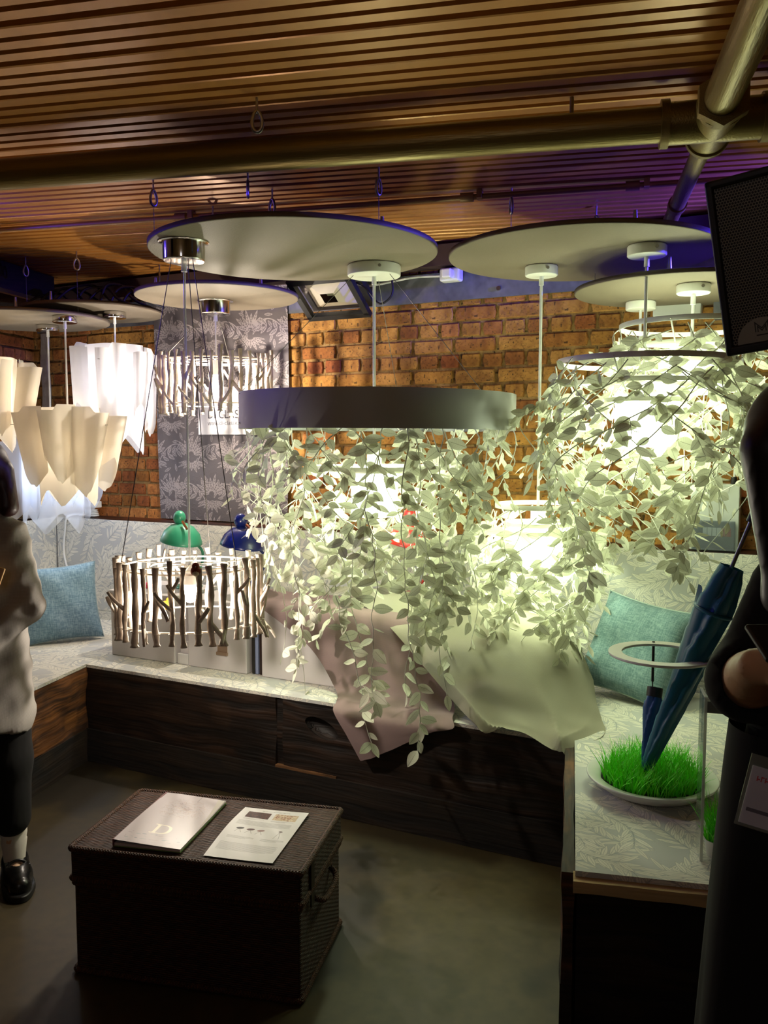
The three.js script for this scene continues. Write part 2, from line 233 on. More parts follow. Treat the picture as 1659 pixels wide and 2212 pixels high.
// tall sheet of patterned wallpaper pinned on the brick, and the sign on it
{
  const t = thing('wallpaper_hanging', 'tall sheet of grey mauve leaf patterned wallpaper hanging on the brick wall', 'wallpaper', W(-2.115, 0, -0.185), wallTurn);
  mesh('paper', sheet([[[-0.48, 2.45, 0.01], [0.0, 2.45, 0.008], [0.46, 2.45, 0.012]], [[-0.475, 1.8, 0.008], [0, 1.8, 0.012], [0.465, 1.8, 0.006]], [[-0.455, 1.09, 0.012], [0, 1.09, 0.008], [0.45, 1.09, 0.012]]], 8, 12), acornMat, t);
  const pg = t.children[0].geometry, pp = pg.attributes.position, uv = pg.attributes.uv; for (let i = 0; i < pp.count; i++) uv.setXY(i, pp.getX(i), pp.getY(i));
  const signTex = canvasTex(512, 256, (g, w, h) => { g.fillStyle = '#e8e6ea'; g.fillRect(0, 0, w, h); g.fillStyle = '#3c3a40'; g.font = '60px sans-serif'; g.fillText('Di CLASSE', 60, 168); g.font = '30px sans-serif'; g.fillText('www.di-classe.com', 62, 205); });
  single('sign_card', box(0.56, 0.27, 0.006), [0, 1, 2, 3, 4, 5].map(k => k === 4 ? std({ map: signTex, roughness: 0.5 }) : whitePlastic), 'white printed card on the mauve wallpaper behind the hanging twig lamp', 'sign', W(-1.985, 1.725, -0.166), wallTurn);
  const sg = scene.children[scene.children.length - 1].geometry, su = sg.attributes.uv, sp = sg.attributes.position; for (let i = 0; i < sp.count; i++) su.setXY(i, sp.getX(i) / 0.56 + 0.5, sp.getY(i) / 0.27 + 0.5);
}
// ------------------------------------------------------------------ benches
function plank(w, h, d, mat, name, parent, x, y, z, seed, rough = 0.006) {   // rough hewn timber with slightly wavy faces
  const g0 = new THREE.BoxGeometry(w, h, d, Math.max(2, Math.round(w / 0.05)), Math.max(2, Math.round(h / 0.04)), Math.max(1, Math.round(d / 0.08))); const p = g0.attributes.position;
  for (let i = 0; i < p.count; i++) { const a = p.getX(i), b = p.getY(i), c = p.getZ(i); const n = Math.sin(a * 9 + seed) * Math.sin(b * 17 + seed * 2 + c * 8) + 0.6 * Math.sin(a * 31 + b * 23 + seed * 3); p.setXYZ(i, a, b + (b > 0 ? 0 : rough * 0.6 * n), c + Math.sign(c) * rough * n * (Math.abs(b) > h * 0.48 ? 0.4 : 1)); }
  g0.computeVertexNormals(); const m = mesh(name, meterUV(g0, 1, seed * 0.37, seed * 0.71), mat, parent); m.position.set(x, y, z); return m;
}
const SEAT = 0.475;
{
  // long bench along the back wall; front plane at o = 0.815
  const b = thing('built_in_bench', 'long dark timber bench with papered seat in front of the brick wall', 'bench', W(0, 0, 0.80), wallTurn);
  plank(1.10, 0.315, 0.05, timberDark, 'front_plank', b, -1.63, 0.303, 0.0, 2);
  // right plank with a worn hand hole
  const ev = new Evaluator(); ev.useGroups = false; ev.attributes = ['position', 'normal', 'uv'];
  const pg = plank(1.22, 0.315, 0.05, timberDark, 'front_plank', b, -0.435, 0.303, 0.0, 5); b.remove(pg);
  const A = new Brush(pg.geometry, timberDark), h = new THREE.SphereGeometry(1, 20, 14); h.scale(0.085, 0.04, 0.05); h.rotateZ(-0.35); h.translate(-0.42, 0.055, 0.035); const B = new Brush(meterUV(h), timberDark); A.updateMatrixWorld(); B.updateMatrixWorld();
  const res = ev.evaluate(A, B, SUBTRACTION); const m2 = mesh('front_plank', res.geometry, timberDark, b); m2.position.copy(pg.position);
  plank(0.05, 0.30, 0.055, timberDark, 'post', b, -1.06, 0.31, -0.012, 7, 0.003);
  plank(2.42, 0.16, 0.05, timberPlinth, 'plinth', b, -0.98, 0.08, 0.012, 9, 0.003);
  plank(0.30, 0.014, 0.03, timberPale, 'splintered_strip', b, -0.93, 0.163, 0.02, 11, 0.008);
  mesh('seat_board', box(3.46, 0.014, 0.825, -1.50, SEAT - 0.007, -0.388), willowMat, b);
  mesh('seat_frame', box(2.3, 0.44, 0.6, -1.0, 0.23, -0.38), timberPlinth, b);
  // left bench
  const l = thing('built_in_bench', 'timber side bench with ochre worn front below the blue cushion', 'bench', [-2.28, 0, -2.3], Math.PI / 2);
  plank(1.44, 0.30, 0.05, timberWarm, 'front_plank', l, 0.69, 0.31, -0.03, 3, 0.012);
  plank(1.44, 0.16, 0.05, timberPlinth, 'plinth', l, 0.69, 0.08, -0.025, 4, 0.004);
  mesh('seat_board', box(2.0, 0.014, 0.85, 0.72, SEAT - 0.006, -0.43), willowMat, l);
  mesh('seat_frame', box(1.9, 0.44, 0.6, 0.62, 0.23, -0.5), timberPlinth, l);
  // right bench
  const r = thing('built_in_bench', 'timber bench carrying the grass bowl, reaching towards the viewer', 'bench', [0.02, 0, -2.13], 0);
  const sp = plank(0.95, 0.30, 0.03, timberWarm, 'front_plank', r, -0.012, 0.31, -0.49, 6, 0.004); sp.rotation.y = Math.PI / 2;
  const s2 = plank(0.95, 0.16, 0.03, timberPlinth, 'plinth', r, -0.014, 0.08, -0.49, 8, 0.003); s2.rotation.y = Math.PI / 2;
  plank(1.9, 0.032, 0.05, rawWoodLit, 'end_rail', r, 0.95, 0.446, 0.006, 12, 0.006);
  plank(1.9, 0.42, 0.03, timberPlinth, 'end_plank', r, 0.96, 0.215, -0.05, 13, 0.003);
  mesh('seat_board', box(1.9, 0.014, 1.9, 0.955, SEAT - 0.005, -0.943), willowMat, r);
  mesh('seat_frame', box(1.8, 0.42, 1.6, 0.95, 0.22, -0.95), timberPlinth, r);
}

// ------------------------------------------------------------------ round ceiling panels, hooks and pipes
const discs = [
  [-1.03, 2.25, -3.13, 0.535, 'largest pale round panel above the twig lamp and the wide drum lamp'],
  [0.02, 2.25, -3.41, 0.505, 'pale round panel holding two white ceiling roses beside the black loudspeaker'],
  [0.40, 2.14, -3.62, 0.405, 'lower round panel tucked under the bigger one behind the loudspeaker'],
  [-1.716, 2.25, -4.0, 0.395, 'pale round panel in front of the mauve wallpaper'],
  [-2.83, 2.18, -4.08, 0.42, 'pale round panel at the picture edge carrying the lower folded paper lamp'],
  [-2.56, 2.24, -4.27, 0.375, 'pale round panel carrying the upper white folded lamp by the wall'],
];
discs.forEach(([x, y, z, r, label], i) => {
  const t = thing('round_ceiling_panel', label, 'panel', [x, y, z], 0, 'round lamp panels hung below the ceiling');
  mesh('panel_face', lathe([[0, 0], [r - 0.004, 0], [r - 0.001, 0.002]], 72), discMat, t);
  mesh('panel_body', lathe([[r - 0.001, 0.002], [r, 0.004], [r, 0.018], [0, 0.018]], 72), discEdge, t);
  const g = [[0.75, 0.4], [0.75, 2.5], [0.75, 4.6]];
  for (const [k, a0] of g) { const a = a0 + i * 0.7, px = Math.cos(a) * r * k, pz = Math.sin(a) * r * k; const b = mesh('wire_grip', cyl(0.006, 0.011, 0.06, px, 0.048, pz, 10), steel, t); }
});
const hookSpots = [[-0.891, -2.376], [-1.543, -3.017], [-1.159, -2.989], [-1.151, -3.224], [-1.471, -3.395], [-0.692, -3.059], [-0.248, -3.41], [0.078, -3.75], [-2.498, -4.033], [-2.856, -4.125], [-2.25, -4.45]];
const hookLabels = ['lone eye hook in the ceiling in front of the big pipe', 'eye hook wired to the outer rim of the largest panel', 'eye hook just behind the big pipe with a loose wire', 'eye hook hanging over the middle of the largest panel', 'eye hook in front of the thin ceiling conduit', 'eye hook above the drum lamp rose', 'eye hook wired to the panel by the loudspeaker', 'eye hook lit blue above the panel near the loudspeaker', 'eye hook above the two folded paper lamps', 'eye hook nearest the picture edge above the paper lamp panel', 'eye hook beside the mauve wallpaper'];
const hookWire = [null, 2.255, null, 2.27, 2.27, 2.26, 2.26, 2.2, 2.2, 2.2, 2.255];
hookSpots.forEach(([x, z], i) => {
  const t = thing('ceiling_hook', hookLabels[i], 'hook', [x, CEIL + 0.006, z], 0.3 + i * 0.8, 'eye hooks in the ceiling');
  mesh('screw', cyl(0.0035, 0.0035, 0.055, 0, -0.02, 0, 8), steel, t);
  const pts = []; for (let k = 0; k <= 20; k++) { const a = k / 20 * Math.PI * 2; const s = Math.sin(a / 2); pts.push(V(Math.sin(a) * 0.017 * (0.4 + 0.6 * s), -0.042 - (1 - Math.cos(a)) * 0.029, 0)); }
  mesh('loop', sweep(pts, 0.0055, 6), steel, t);
  if (hookWire[i]) mesh('wire', cyl(0.0012, 0.0012, CEIL - 0.09 - hookWire[i], 0, -(CEIL - 0.09 - hookWire[i]) / 2 - 0.094, 0, 5), wireMat, t);
});
{
  const p = thing('sprinkler_pipe', 'thick gold painted pipe crossing under the ceiling with a cross fitting', 'pipe', [0, 2.42, -2.545], 0);
  const hx = (r, l) => { const g = cyl(r, r, l, 0, 0, 0, 40); g.rotateZ(Math.PI / 2); return g; };
  const main = mesh('main_pipe', hx(0.048, 3.5), goldMat, p); main.position.set(-1.42, 0, 0); const m2 = mesh('main_pipe', hx(0.048, 2.3), goldMat, p); m2.position.set(1.62, 0, 0);
  const cg = [hx(0.056, 0.26)]; const cz = cyl(0.056, 0.056, 0.24, 0, 0, 0, 40); cz.rotateX(Math.PI / 2); cg.push(cz);
  for (const s of [-1, 1]) { const c = hx(0.064, 0.022); c.translate(s * 0.13, 0, 0); cg.push(c); const d = cyl(0.062, 0.062, 0.02, 0, 0, 0, 40); d.rotateX(Math.PI / 2); d.translate(0, 0, s * 0.12); cg.push(d); }
  const f = mesh('cross_fitting', merge(cg), goldMat, p); f.position.set(0.36, 0, 0);
  const nut = cyl(0.07, 0.07, 0.035, 0, 0, 0, 6); nut.rotateX(Math.PI / 2); const nm = mesh('hexagon_nut', nut.toNonIndexed(), goldMat, p); nut.computeVertexNormals(); nm.position.set(0.36, 0, 0.145);
  const nearP = cyl(0.045, 0.045, 2.7, 0, 0, 0, 40); nearP.rotateX(Math.PI / 2); const np = mesh('branch_pipe', nearP, goldMat, p); np.position.set(0.355, 0, 1.47);
  const farP = cyl(0.028, 0.028, 1.5, 0, 0, 0, 32); farP.rotateX(Math.PI / 2); const fp = mesh('branch_pipe', farP, goldMat, p); fp.position.set(0.36, 0, -0.85);
  const col = cyl(0.034, 0.034, 0.04, 0, 0, 0, 24); col.rotateX(Math.PI / 2); const cm = mesh('coupling', col, goldMat, p); cm.position.set(0.36, 0, -0.85);
  for (const [hx2, hz2] of [[-0.02, -0.02], [-2.2, 0]]) mesh('hanger_rod', cyl(0.006, 0.006, 0.11, hx2, 0.095, hz2, 8), goldMat, p);
}
{
  const c = thing('ceiling_conduit', 'thin brown conduit clipped along the ceiling behind the big pipe', 'conduit', [0, 2.497, -3.40], -0.03);
  const g = cyl(0.011, 0.011, 5.2, 0, 0, 0, 16); g.rotateZ(Math.PI / 2); const t = mesh('tube', g, goldCeil, c); t.position.x = -0.6;
  for (const x of [-1.64, -0.42, 0.2, -2.6]) { const h = cyl(0.018, 0.018, 0.05, x, 0, 0, 16); h.translate(-x, 0, 0); h.rotateZ(Math.PI / 2); h.translate(x, 0, 0); mesh('coupling', h, goldCeil, c); mesh('clip', box(0.02, 0.03, 0.045, x + 0.05, 0.006, 0), goldCeil, c); }
}
{ // dark services above the left panels
  const t = thing('cable_bundle', 'tangle of black cables lying above the panels by the side wall', 'cables', [0, 0, 0]);
  const r = rng(44);
  for (let k = 0; k < 9; k++) { const x0 = -2.95 + k * 0.07; mesh('cable', sweep(curve([[x0, 2.27, -4.35 + r() * 0.2], [x0 + 0.05, 2.34 + r() * 0.06, -4.3], [x0 + 0.16, 2.36 + r() * 0.05, -4.33], [x0 + 0.28, 2.31, -4.3 + r() * 0.1], [x0 + 0.36, 2.27, -4.34]], 18), 0.007, 6), blackPlastic, t); }
  const d = thing('overhead_duct', 'dark boxed duct running under the ceiling at the side wall', 'duct', [-3.12, 2.43, -3.6]);
  mesh('duct_body', box(0.42, 0.17, 1.9, -0.09, 0, -0.05), timberPlinth, d); mesh('duct_flange', box(0.03, 0.02, 1.9, 0.13, -0.076, -0.05), steel, d);
  const hi = thing('dark_gap_strip', 'dark strip in the gap between steel strip and ceiling', 'beam', W(-1.2, 2.45, -0.12), wallTurn); mesh('strip_body', box(4.4, 0.10, 0.09, 0, 0, -0.01), std({ color: '#3a2420', roughness: 0.8 }), hi);  // dark strip stands in for the dark gap under the ceiling
}
// ------------------------------------------------------------------ shared lamp parts
function canopy(t, r, h, mat, y = 0, slot = true) {
  mesh('ceiling_rose', lathe([[0, 0], [r - 0.003, 0], [r - 0.003, -0.002], [r, -0.005], [r, -h + 0.004], [r - 0.004, -h], [0, -h]], 48), mat, t).position.y = y;
  if (slot) { const g = cyl(0.006, 0.006, 0.012, 0, 0, 0, 10); g.rotateX(Math.PI / 2); const k = mesh('fixing_screw', g, steel, t); k.position.set(r * 0.42, y - h * 0.45, r * 0.9); }
}
function bulbLight(t, y, color, cd, rad, x = 0, z = 0) { const l = new THREE.PointLight(color, cd, 0, 2); l.position.set(x, y, z); l.shadow.radius = rad; l.name = 'bulb_light'; t.add(l); return l; }

// ------------------------------------------------------------------ twig lamps
const twigTex = tex(256, 256, (u, v) => { const a = fbm(u, v, 4, 10, 91, 4), f = fbm(u, v, 40, 12, 93, 3); return mix3([168, 156, 146], [244, 238, 232], clamp(0.7 * a + 0.4 * f)); });
const twigMats = ['#ece6de', '#dcd5cc', '#f2ece6', '#d0c8be'].map(c => std({ color: c, map: scaled(twigTex, 5), roughness: 0.85 }));
const twigEnd = std({ color: '#d9cdbd', roughness: 0.9 }), hoopMat = std({ color: '#e2ddd2', roughness: 0.5 });
function twigLamp(label, x, z, discY, top, R, H, N, seed, cd) {
  const t = thing('twig_lamp', label, 'lamp', [x, 0, z], 0, 'hanging twig lamps'); const r = rng(seed);
  mesh('ceiling_rose', lathe([[0, 0], [0.088, 0], [0.088, -0.004], [0.073, -0.006], [0.073, -0.062], [0.068, -0.068], [0, -0.068]], 56), chrome, t).position.y = discY;
  mesh('cord_grip', cyl(0.009, 0.011, 0.035, 0, discY - 0.085, 0, 12), clearCord, t);
  mesh('cord', cyl(0.0045, 0.0045, discY - 0.09 - top + 0.03, 0, (discY - 0.09 + top - 0.03) / 2, 0, 8), clearCord, t);
  for (const a of [0.4, 2.5, 4.6]) mesh('hanging_wire', rod([Math.cos(a) * 0.045, discY - 0.068, Math.sin(a) * 0.045], [Math.cos(a) * R * 0.95, top - 0.025, Math.sin(a) * R * 0.95], 0.0016, 5), wireMat, t);
  mesh('top_hoop', torus(R - 0.014, 0.0035, 0, top - 0.032, 0, 6, 64), hoopMat, t); mesh('bottom_hoop', torus(R - 0.014, 0.0035, 0, top - H + 0.045, 0, 6, 64), hoopMat, t);
  for (let k = 0; k < 6; k++) { const a = k / 6 * Math.PI * 2 + 0.2; mesh('spoke', rod([0, top - 0.03, 0], [Math.cos(a) * (R - 0.014), top - 0.032, Math.sin(a) * (R - 0.014)], 0.0025, 5), hoopMat, t); }
  mesh('inner_hoop', torus(R * 0.55, 0.003, 0, top - 0.034, 0, 6, 48), hoopMat, t);
  mesh('lamp_socket', cyl(0.02, 0.022, 0.075, 0, top - 0.065, 0, 16), whitePlastic, t);
  mesh('bulb', lathe([[0, -0.17], [0.014, -0.166], [0.025, -0.15], [0.028, -0.135], [0.024, -0.115], [0.015, -0.1], [0.014, -0.09]], 20), glowMat(WARM, 40 * GLOW), t).position.y = top;
  bulbLight(t, top - 0.135, WARM, cd, 0.8);
  for (let k = 0; k < N; k++) {
    const a = Math.atan2(-z, -x) + (k + 0.5) / N * Math.PI * 2 + (r() - 0.5) * 0.05, h = H * rr(r, 0.93, 1.06), rad = rr(r, 0.0078, 0.0125), lean = (r() - 0.5) * 0.09;
    const ta = V(-Math.sin(a), 0, Math.cos(a)), ro = V(Math.cos(a), 0, Math.sin(a)), base = ro.clone().multiplyScalar(R);
    const P = (tt, rd, y) => base.clone().addScaledVector(ta, tt).addScaledVector(ro, rd).setY(y);
    const y0 = top - H + (H - h) * 0.5 * (r() < 0.5 ? 1 : -1) - 0.002, y1 = y0 + h, b1 = (r() - 0.5) * 0.014, b2 = (r() - 0.5) * 0.014;
    const stem = [P(-lean * h / 2, 0, y0), P(-lean * h / 2 + b1 * 0.2, 0, y0 + 0.02), P(b1, 0.002, y0 + h * 0.28), P(b2 * 0.5, -0.002, y0 + h * 0.55), P(lean * h * 0.3 + b2, 0.002, y0 + h * 0.78), P(lean * h / 2, 0, y1)];
    const path = new THREE.CatmullRomCurve3(stem).getPoints(12), n = path.length;
    const gs = [sweep(path, path.map((_, i) => rad * (i < 1 || i > n - 2 ? 1.22 : 0.92 + 0.16 * Math.sin(i * 1.7 + k)) * (1.08 - 0.16 * i / n)), 8, 1)];
    const br = r() < 0.25 ? 2 : r() < 0.75 ? 1 : 0;
    for (let j = 0; j < br; j++) { const f = rr(r, 0.25, 0.75), p0 = path[Math.floor(f * (n - 1))].clone(), sd = r() < 0.5 ? 1 : -1, up = r() < 0.65 ? 1 : -1, L = rr(r, 0.05, 0.11), out = rr(r, 0.1, 0.7);
      const d = ta.clone().multiplyScalar(sd * 0.6).addScaledVector(ro, out).add(V(0, up * 0.8, 0)).normalize(), d2 = d.clone().add(V(0, up * 0.35, 0)).normalize();
      const q = [p0, p0.clone().addScaledVector(d, L * 0.35), p0.clone().addScaledVector(d, L * 0.65).addScaledVector(d2, 0.01), p0.clone().addScaledVector(d, L * 0.6).addScaledVector(d2, L * 0.45)];
      const qq = new THREE.CatmullRomCurve3(q).getPoints(6); gs.push(sweep(qq, qq.map((_, i) => rad * (0.82 - 0.045 * i)), 7, 1)); }
    const tw = mesh('twig', merge(gs), twigMats[k % 4], t);
    mesh('binding', torus(rad * 1.12, 0.0012, 0, 0, 0, 5, 12), hoopMat, tw).position.copy(path[1]).setY(top - H + 0.045);
  }
  return t;
}
twigLamp('near hanging lamp of driftwood twigs with a bare glowing bulb above the white boxes', -1.351, -2.86, 2.25, 1.135, 0.255, 0.275, 34, 21, LIGHT.wood);
twigLamp('farther hanging lamp of driftwood twigs in front of the mauve wallpaper', -1.756, -4.065, 2.25, 1.985, 0.275, 0.295, 36, 22, LIGHT.woodFar);
// small birds perched on the near twig lamp
function bird(label, pos, turn, col, belly) {
  const t = thing('toy_bird', label, 'ornament', pos, turn, 'toy birds on the twig lamp');
  mesh('bird_body', merge([ball(0.018, 0, 0.018, 0, 1.25, 1, 1), ball(0.0125, 0.013, 0.036, 0)]), std({ color: col, roughness: 0.9 }), t);
  mesh('breast', ball(0.014, 0.009, 0.015, 0, 1, 1, 0.95), std({ color: belly, roughness: 0.9 }), t);
  const b = new THREE.ConeGeometry(0.003, 0.01, 8); b.rotateZ(-Math.PI / 2); b.translate(0.029, 0.036, 0); mesh('beak', b, blackPlastic, t);
  const tl = box(0.03, 0.004, 0.012, -0.03, 0.016, 0); mesh('tail', tl, std({ color: col, roughness: 0.9 }), t);
}
bird('small red brown toy bird perched on the rim of the near twig lamp', [-1.225, 1.1, -2.64], -1.2, '#7a2a14', '#d8c8b0');
bird('small yellow toy bird perched inside the near twig lamp', [-1.53, 0.9, -3.02], 0.6, '#b98a14', '#d9b23a');

// ------------------------------------------------------------------ folded paper lamps
const paperMat = (c, tr) => phys({ color: c, roughness: 1, transmission: tr, thickness: 0, side: THREE.DoubleSide });
function paperLamp(label, x, z, discY, top, R, H, mat, light, cd, seed, flare, mats, glowK, cordTop) {
  const t = thing('folded_paper_lamp', label, 'lamp', [x, 0, z], 0, 'folded sheet pendant lamps'); const r = rng(seed);
  if (!cordTop) mesh('ceiling_rose', lathe([[0, 0], [0.057, 0], [0.06, -0.004], [0.06, -0.03], [0.057, -0.034], [0, -0.034]], 40), chrome, t).position.y = discY;
  mesh('cord_grip', cyl(0.008, 0.009, 0.03, 0, discY - 0.048, 0, 10), whitePlastic, t);
  mesh('cord', cyl(0.005, 0.005, discY - 0.05 - top + 0.06, 0, (discY - 0.05 + top - 0.06) / 2, 0, 8), whitePlastic, t);
  mesh('lamp_socket', cyl(0.02, 0.02, 0.07, 0, top - 0.08, 0, 14), whitePlastic, t);
  mesh('bulb', ball(0.036, 0, top - H * 0.42, 0, 1, 1.25, 1), glowMat(light, glowK), t);
  bulbLight(t, top - H * 0.42, light, cd, 2.2);
  const N = 6;
  for (let k = 0; k < N; k++) {   // each fold: a band that leaves the core, loops outwards and rolls back on itself, its hem cut on the slant
    const a0 = k / N * Math.PI * 2 + seed, top0 = top + rr(r, -0.04, 0.0), loop = rr(r, 0.9, 1.1), L0 = H * rr(r, 0.8, 0.95), L1 = H * rr(r, 0.42, 0.55), flip = k % 3 === 1 ? -1 : 1;
    const P = (rad, a) => [Math.cos(a0 + flip * a) * rad, Math.sin(a0 + flip * a) * rad];
    const plan = [P(R * 0.66, -0.62), P(R * 0.70, -0.42), P(R * 0.76, -0.22), P(R * 0.92 * loop, -0.12), P(R * 1.05 * loop, -0.02), P(R * 1.10 * loop, 0.10), P(R * 1.06 * loop, 0.22), P(R * 0.94 * loop, 0.27), P(R * 0.80, 0.24), P(R * 0.68, 0.20)];
    const cv = new THREE.CatmullRomCurve3(plan.map(p => V(p[0], 0, p[1])), false, 'centripetal').getSpacedPoints(36), nu = 36, nv = 6, pos = [], uv = [], idx = [];
    for (let j = 0; j <= nv; j++) for (let i = 0; i <= nu; i++) { const q = i / nu, v = j / nv, f = 1 + flare * (0.5 - v) * 1.6, zig = q < 0.3 ? lerp(0.8, 1, q / 0.3) : q < 0.7 ? lerp(1, L1 / L0, (q - 0.3) / 0.4) : lerp(L1 / L0, L1 / L0 * 1.3, (q - 0.7) / 0.3), ty = top0 - 0.03 * sst(0.32, 0.42, q); pos.push(cv[i].x * f, ty - v * L0 * zig, cv[i].z * f); uv.push(q, v); }
    for (let j = 0; j < nv; j++) for (let i = 0; i < nu; i++) { const a = j * (nu + 1) + i, b = a + 1, c = a + nu + 1, d = c + 1; idx.push(a, c, b, b, c, d); }
    const g = new THREE.BufferGeometry(); g.setAttribute('position', new THREE.Float32BufferAttribute(pos, 3)); g.setAttribute('uv', new THREE.Float32BufferAttribute(uv, 2)); g.setIndex(idx); g.computeVertexNormals(); mesh('paper_fold', g, mat, t);
    if (k % 2 === 0) { const p = P(R * 0.62, 0.1), q = P(R * 1.24 * loop, 0.1), y = top0 - 0.09; mesh('pin', rod([p[0], y, p[1]], [q[0], y, q[1]], 0.0018, 5), steel, t); }
  }
  // inner sleeve
  { const pos = [], idx = [], nu = 48, nv = 5; for (let j = 0; j <= nv; j++) for (let i = 0; i <= nu; i++) { const q = i / nu, a = q * Math.PI * 2, v = j / nv, f = 1 + flare * (0.5 - v), saw = Math.abs(((q * 5) % 1) - 0.5) * 2, rad = R * (0.64 + 0.035 * Math.sin(a * 5 + seed)) * f; pos.push(Math.cos(a) * rad, top - 0.015 - v * H * (0.84 + 0.2 * saw), Math.sin(a) * rad); } for (let j = 0; j < nv; j++) for (let i = 0; i < nu; i++) { const a = j * (nu + 1) + i, b = a + 1, c = a + nu + 1, d = c + 1; idx.push(a, c, b, b, c, d); } const g = new THREE.BufferGeometry(); g.setAttribute('position', new THREE.Float32BufferAttribute(pos, 3)); g.setIndex(idx); g.computeVertexNormals(); mesh('inner_sleeve', g, mats || mat, t); }
  return t;
}
const washi = paperMat('#e6ded0', 0.4), poly = paperMat('#e9e9ee', 0.5), acryl = phys({ color: '#f2f6ff', roughness: 0.3, transmission: 0.82, thickness: 0, side: THREE.DoubleSide });
paperLamp('upper white folded plastic pendant lamp beside the mauve wallpaper', -2.405, -4.23, 2.24, 2.075, 0.225, 0.56, poly, new THREE.Color(1, 0.93, 0.88), LIGHT.paperA, 1.3, 0.04, null, 9 * GLOW);
paperLamp('lower folded cream paper pendant lamp in front of the brick wall', -2.513, -3.935, 2.18, 1.735, 0.225, 0.48, washi, PAPER_WARM, LIGHT.paperB, 2.45, 0.14, null, 9 * GLOW);
paperLamp('folded cream paper pendant lamp cut off by the picture edge', -2.91, -3.85, 2.18, 1.985, 0.215, 0.46, washi, PAPER_WARM, LIGHT.paperC, 0.7, 0.14, null, 9 * GLOW);
paperLamp('clear folded plastic pendant lamp with a bright bulb above the side bench', -2.80, -4.22, 2.18, 1.60, 0.24, 0.52, acryl, COOL, LIGHT.clear, 3.3, -0.02, null, 11 * GLOW);

// ------------------------------------------------------------------ leaf garland lamps
const leafTex = canvasTex(128, 256, (g, w, h) => { g.fillStyle = '#f2f1ea'; g.fillRect(0, 0, w, h); g.strokeStyle = '#9a9a86'; g.lineWidth = 4; g.beginPath(); g.moveTo(w / 2, 0); g.lineTo(w / 2, h * 0.86); g.stroke(); g.strokeStyle = '#dcdccd'; g.lineWidth = 2; for (let i = 1; i < 8; i++) for (const s of [-1, 1]) { g.beginPath(); g.moveTo(w / 2, i * h / 9); g.lineTo(w / 2 + s * w * 0.4, i * h / 9 + 24); g.stroke(); } });
const leafMat = phys({ color: '#dfe0d2', map: leafTex, roughness: 0.95, transmission: 0.22, thickness: 0, side: THREE.DoubleSide });
const vineMat = std({ color: '#d5d6cb', roughness: 0.8 });
function leafGeo(bend, fold, wid) {
  const pos = [], uv = [], idx = [], n = 7; for (let i = 0; i <= n; i++) { const t = i / n, w = wid * Math.pow(Math.sin(Math.PI * Math.pow(t, 0.82)), 0.85) * 0.5 + 0.004, y = t, z = bend * t * t; for (const s of [-1, 0, 1]) { pos.push(s * w, y, z + Math.abs(s) * fold * w); uv.push(0.5 + s * w / wid, t); } }
  for (let i = 0; i < n; i++) for (let k = 0; k < 2; k++) { const a = i * 3 + k, b = a + 1, c = a + 3, d = c + 1; idx.push(a, b, c, b, d, c); }
  const g = new THREE.BufferGeometry(); g.setAttribute('position', new THREE.Float32BufferAttribute(pos, 3)); g.setAttribute('uv', new THREE.Float32BufferAttribute(uv, 2)); g.setIndex(idx); g.computeVertexNormals(); return g;
}
const leafGeos = [leafGeo(0.12, 0.22, 0.52), leafGeo(-0.15, 0.2, 0.56), leafGeo(0.25, 0.3, 0.48), leafGeo(0.02, 0.12, 0.58)];
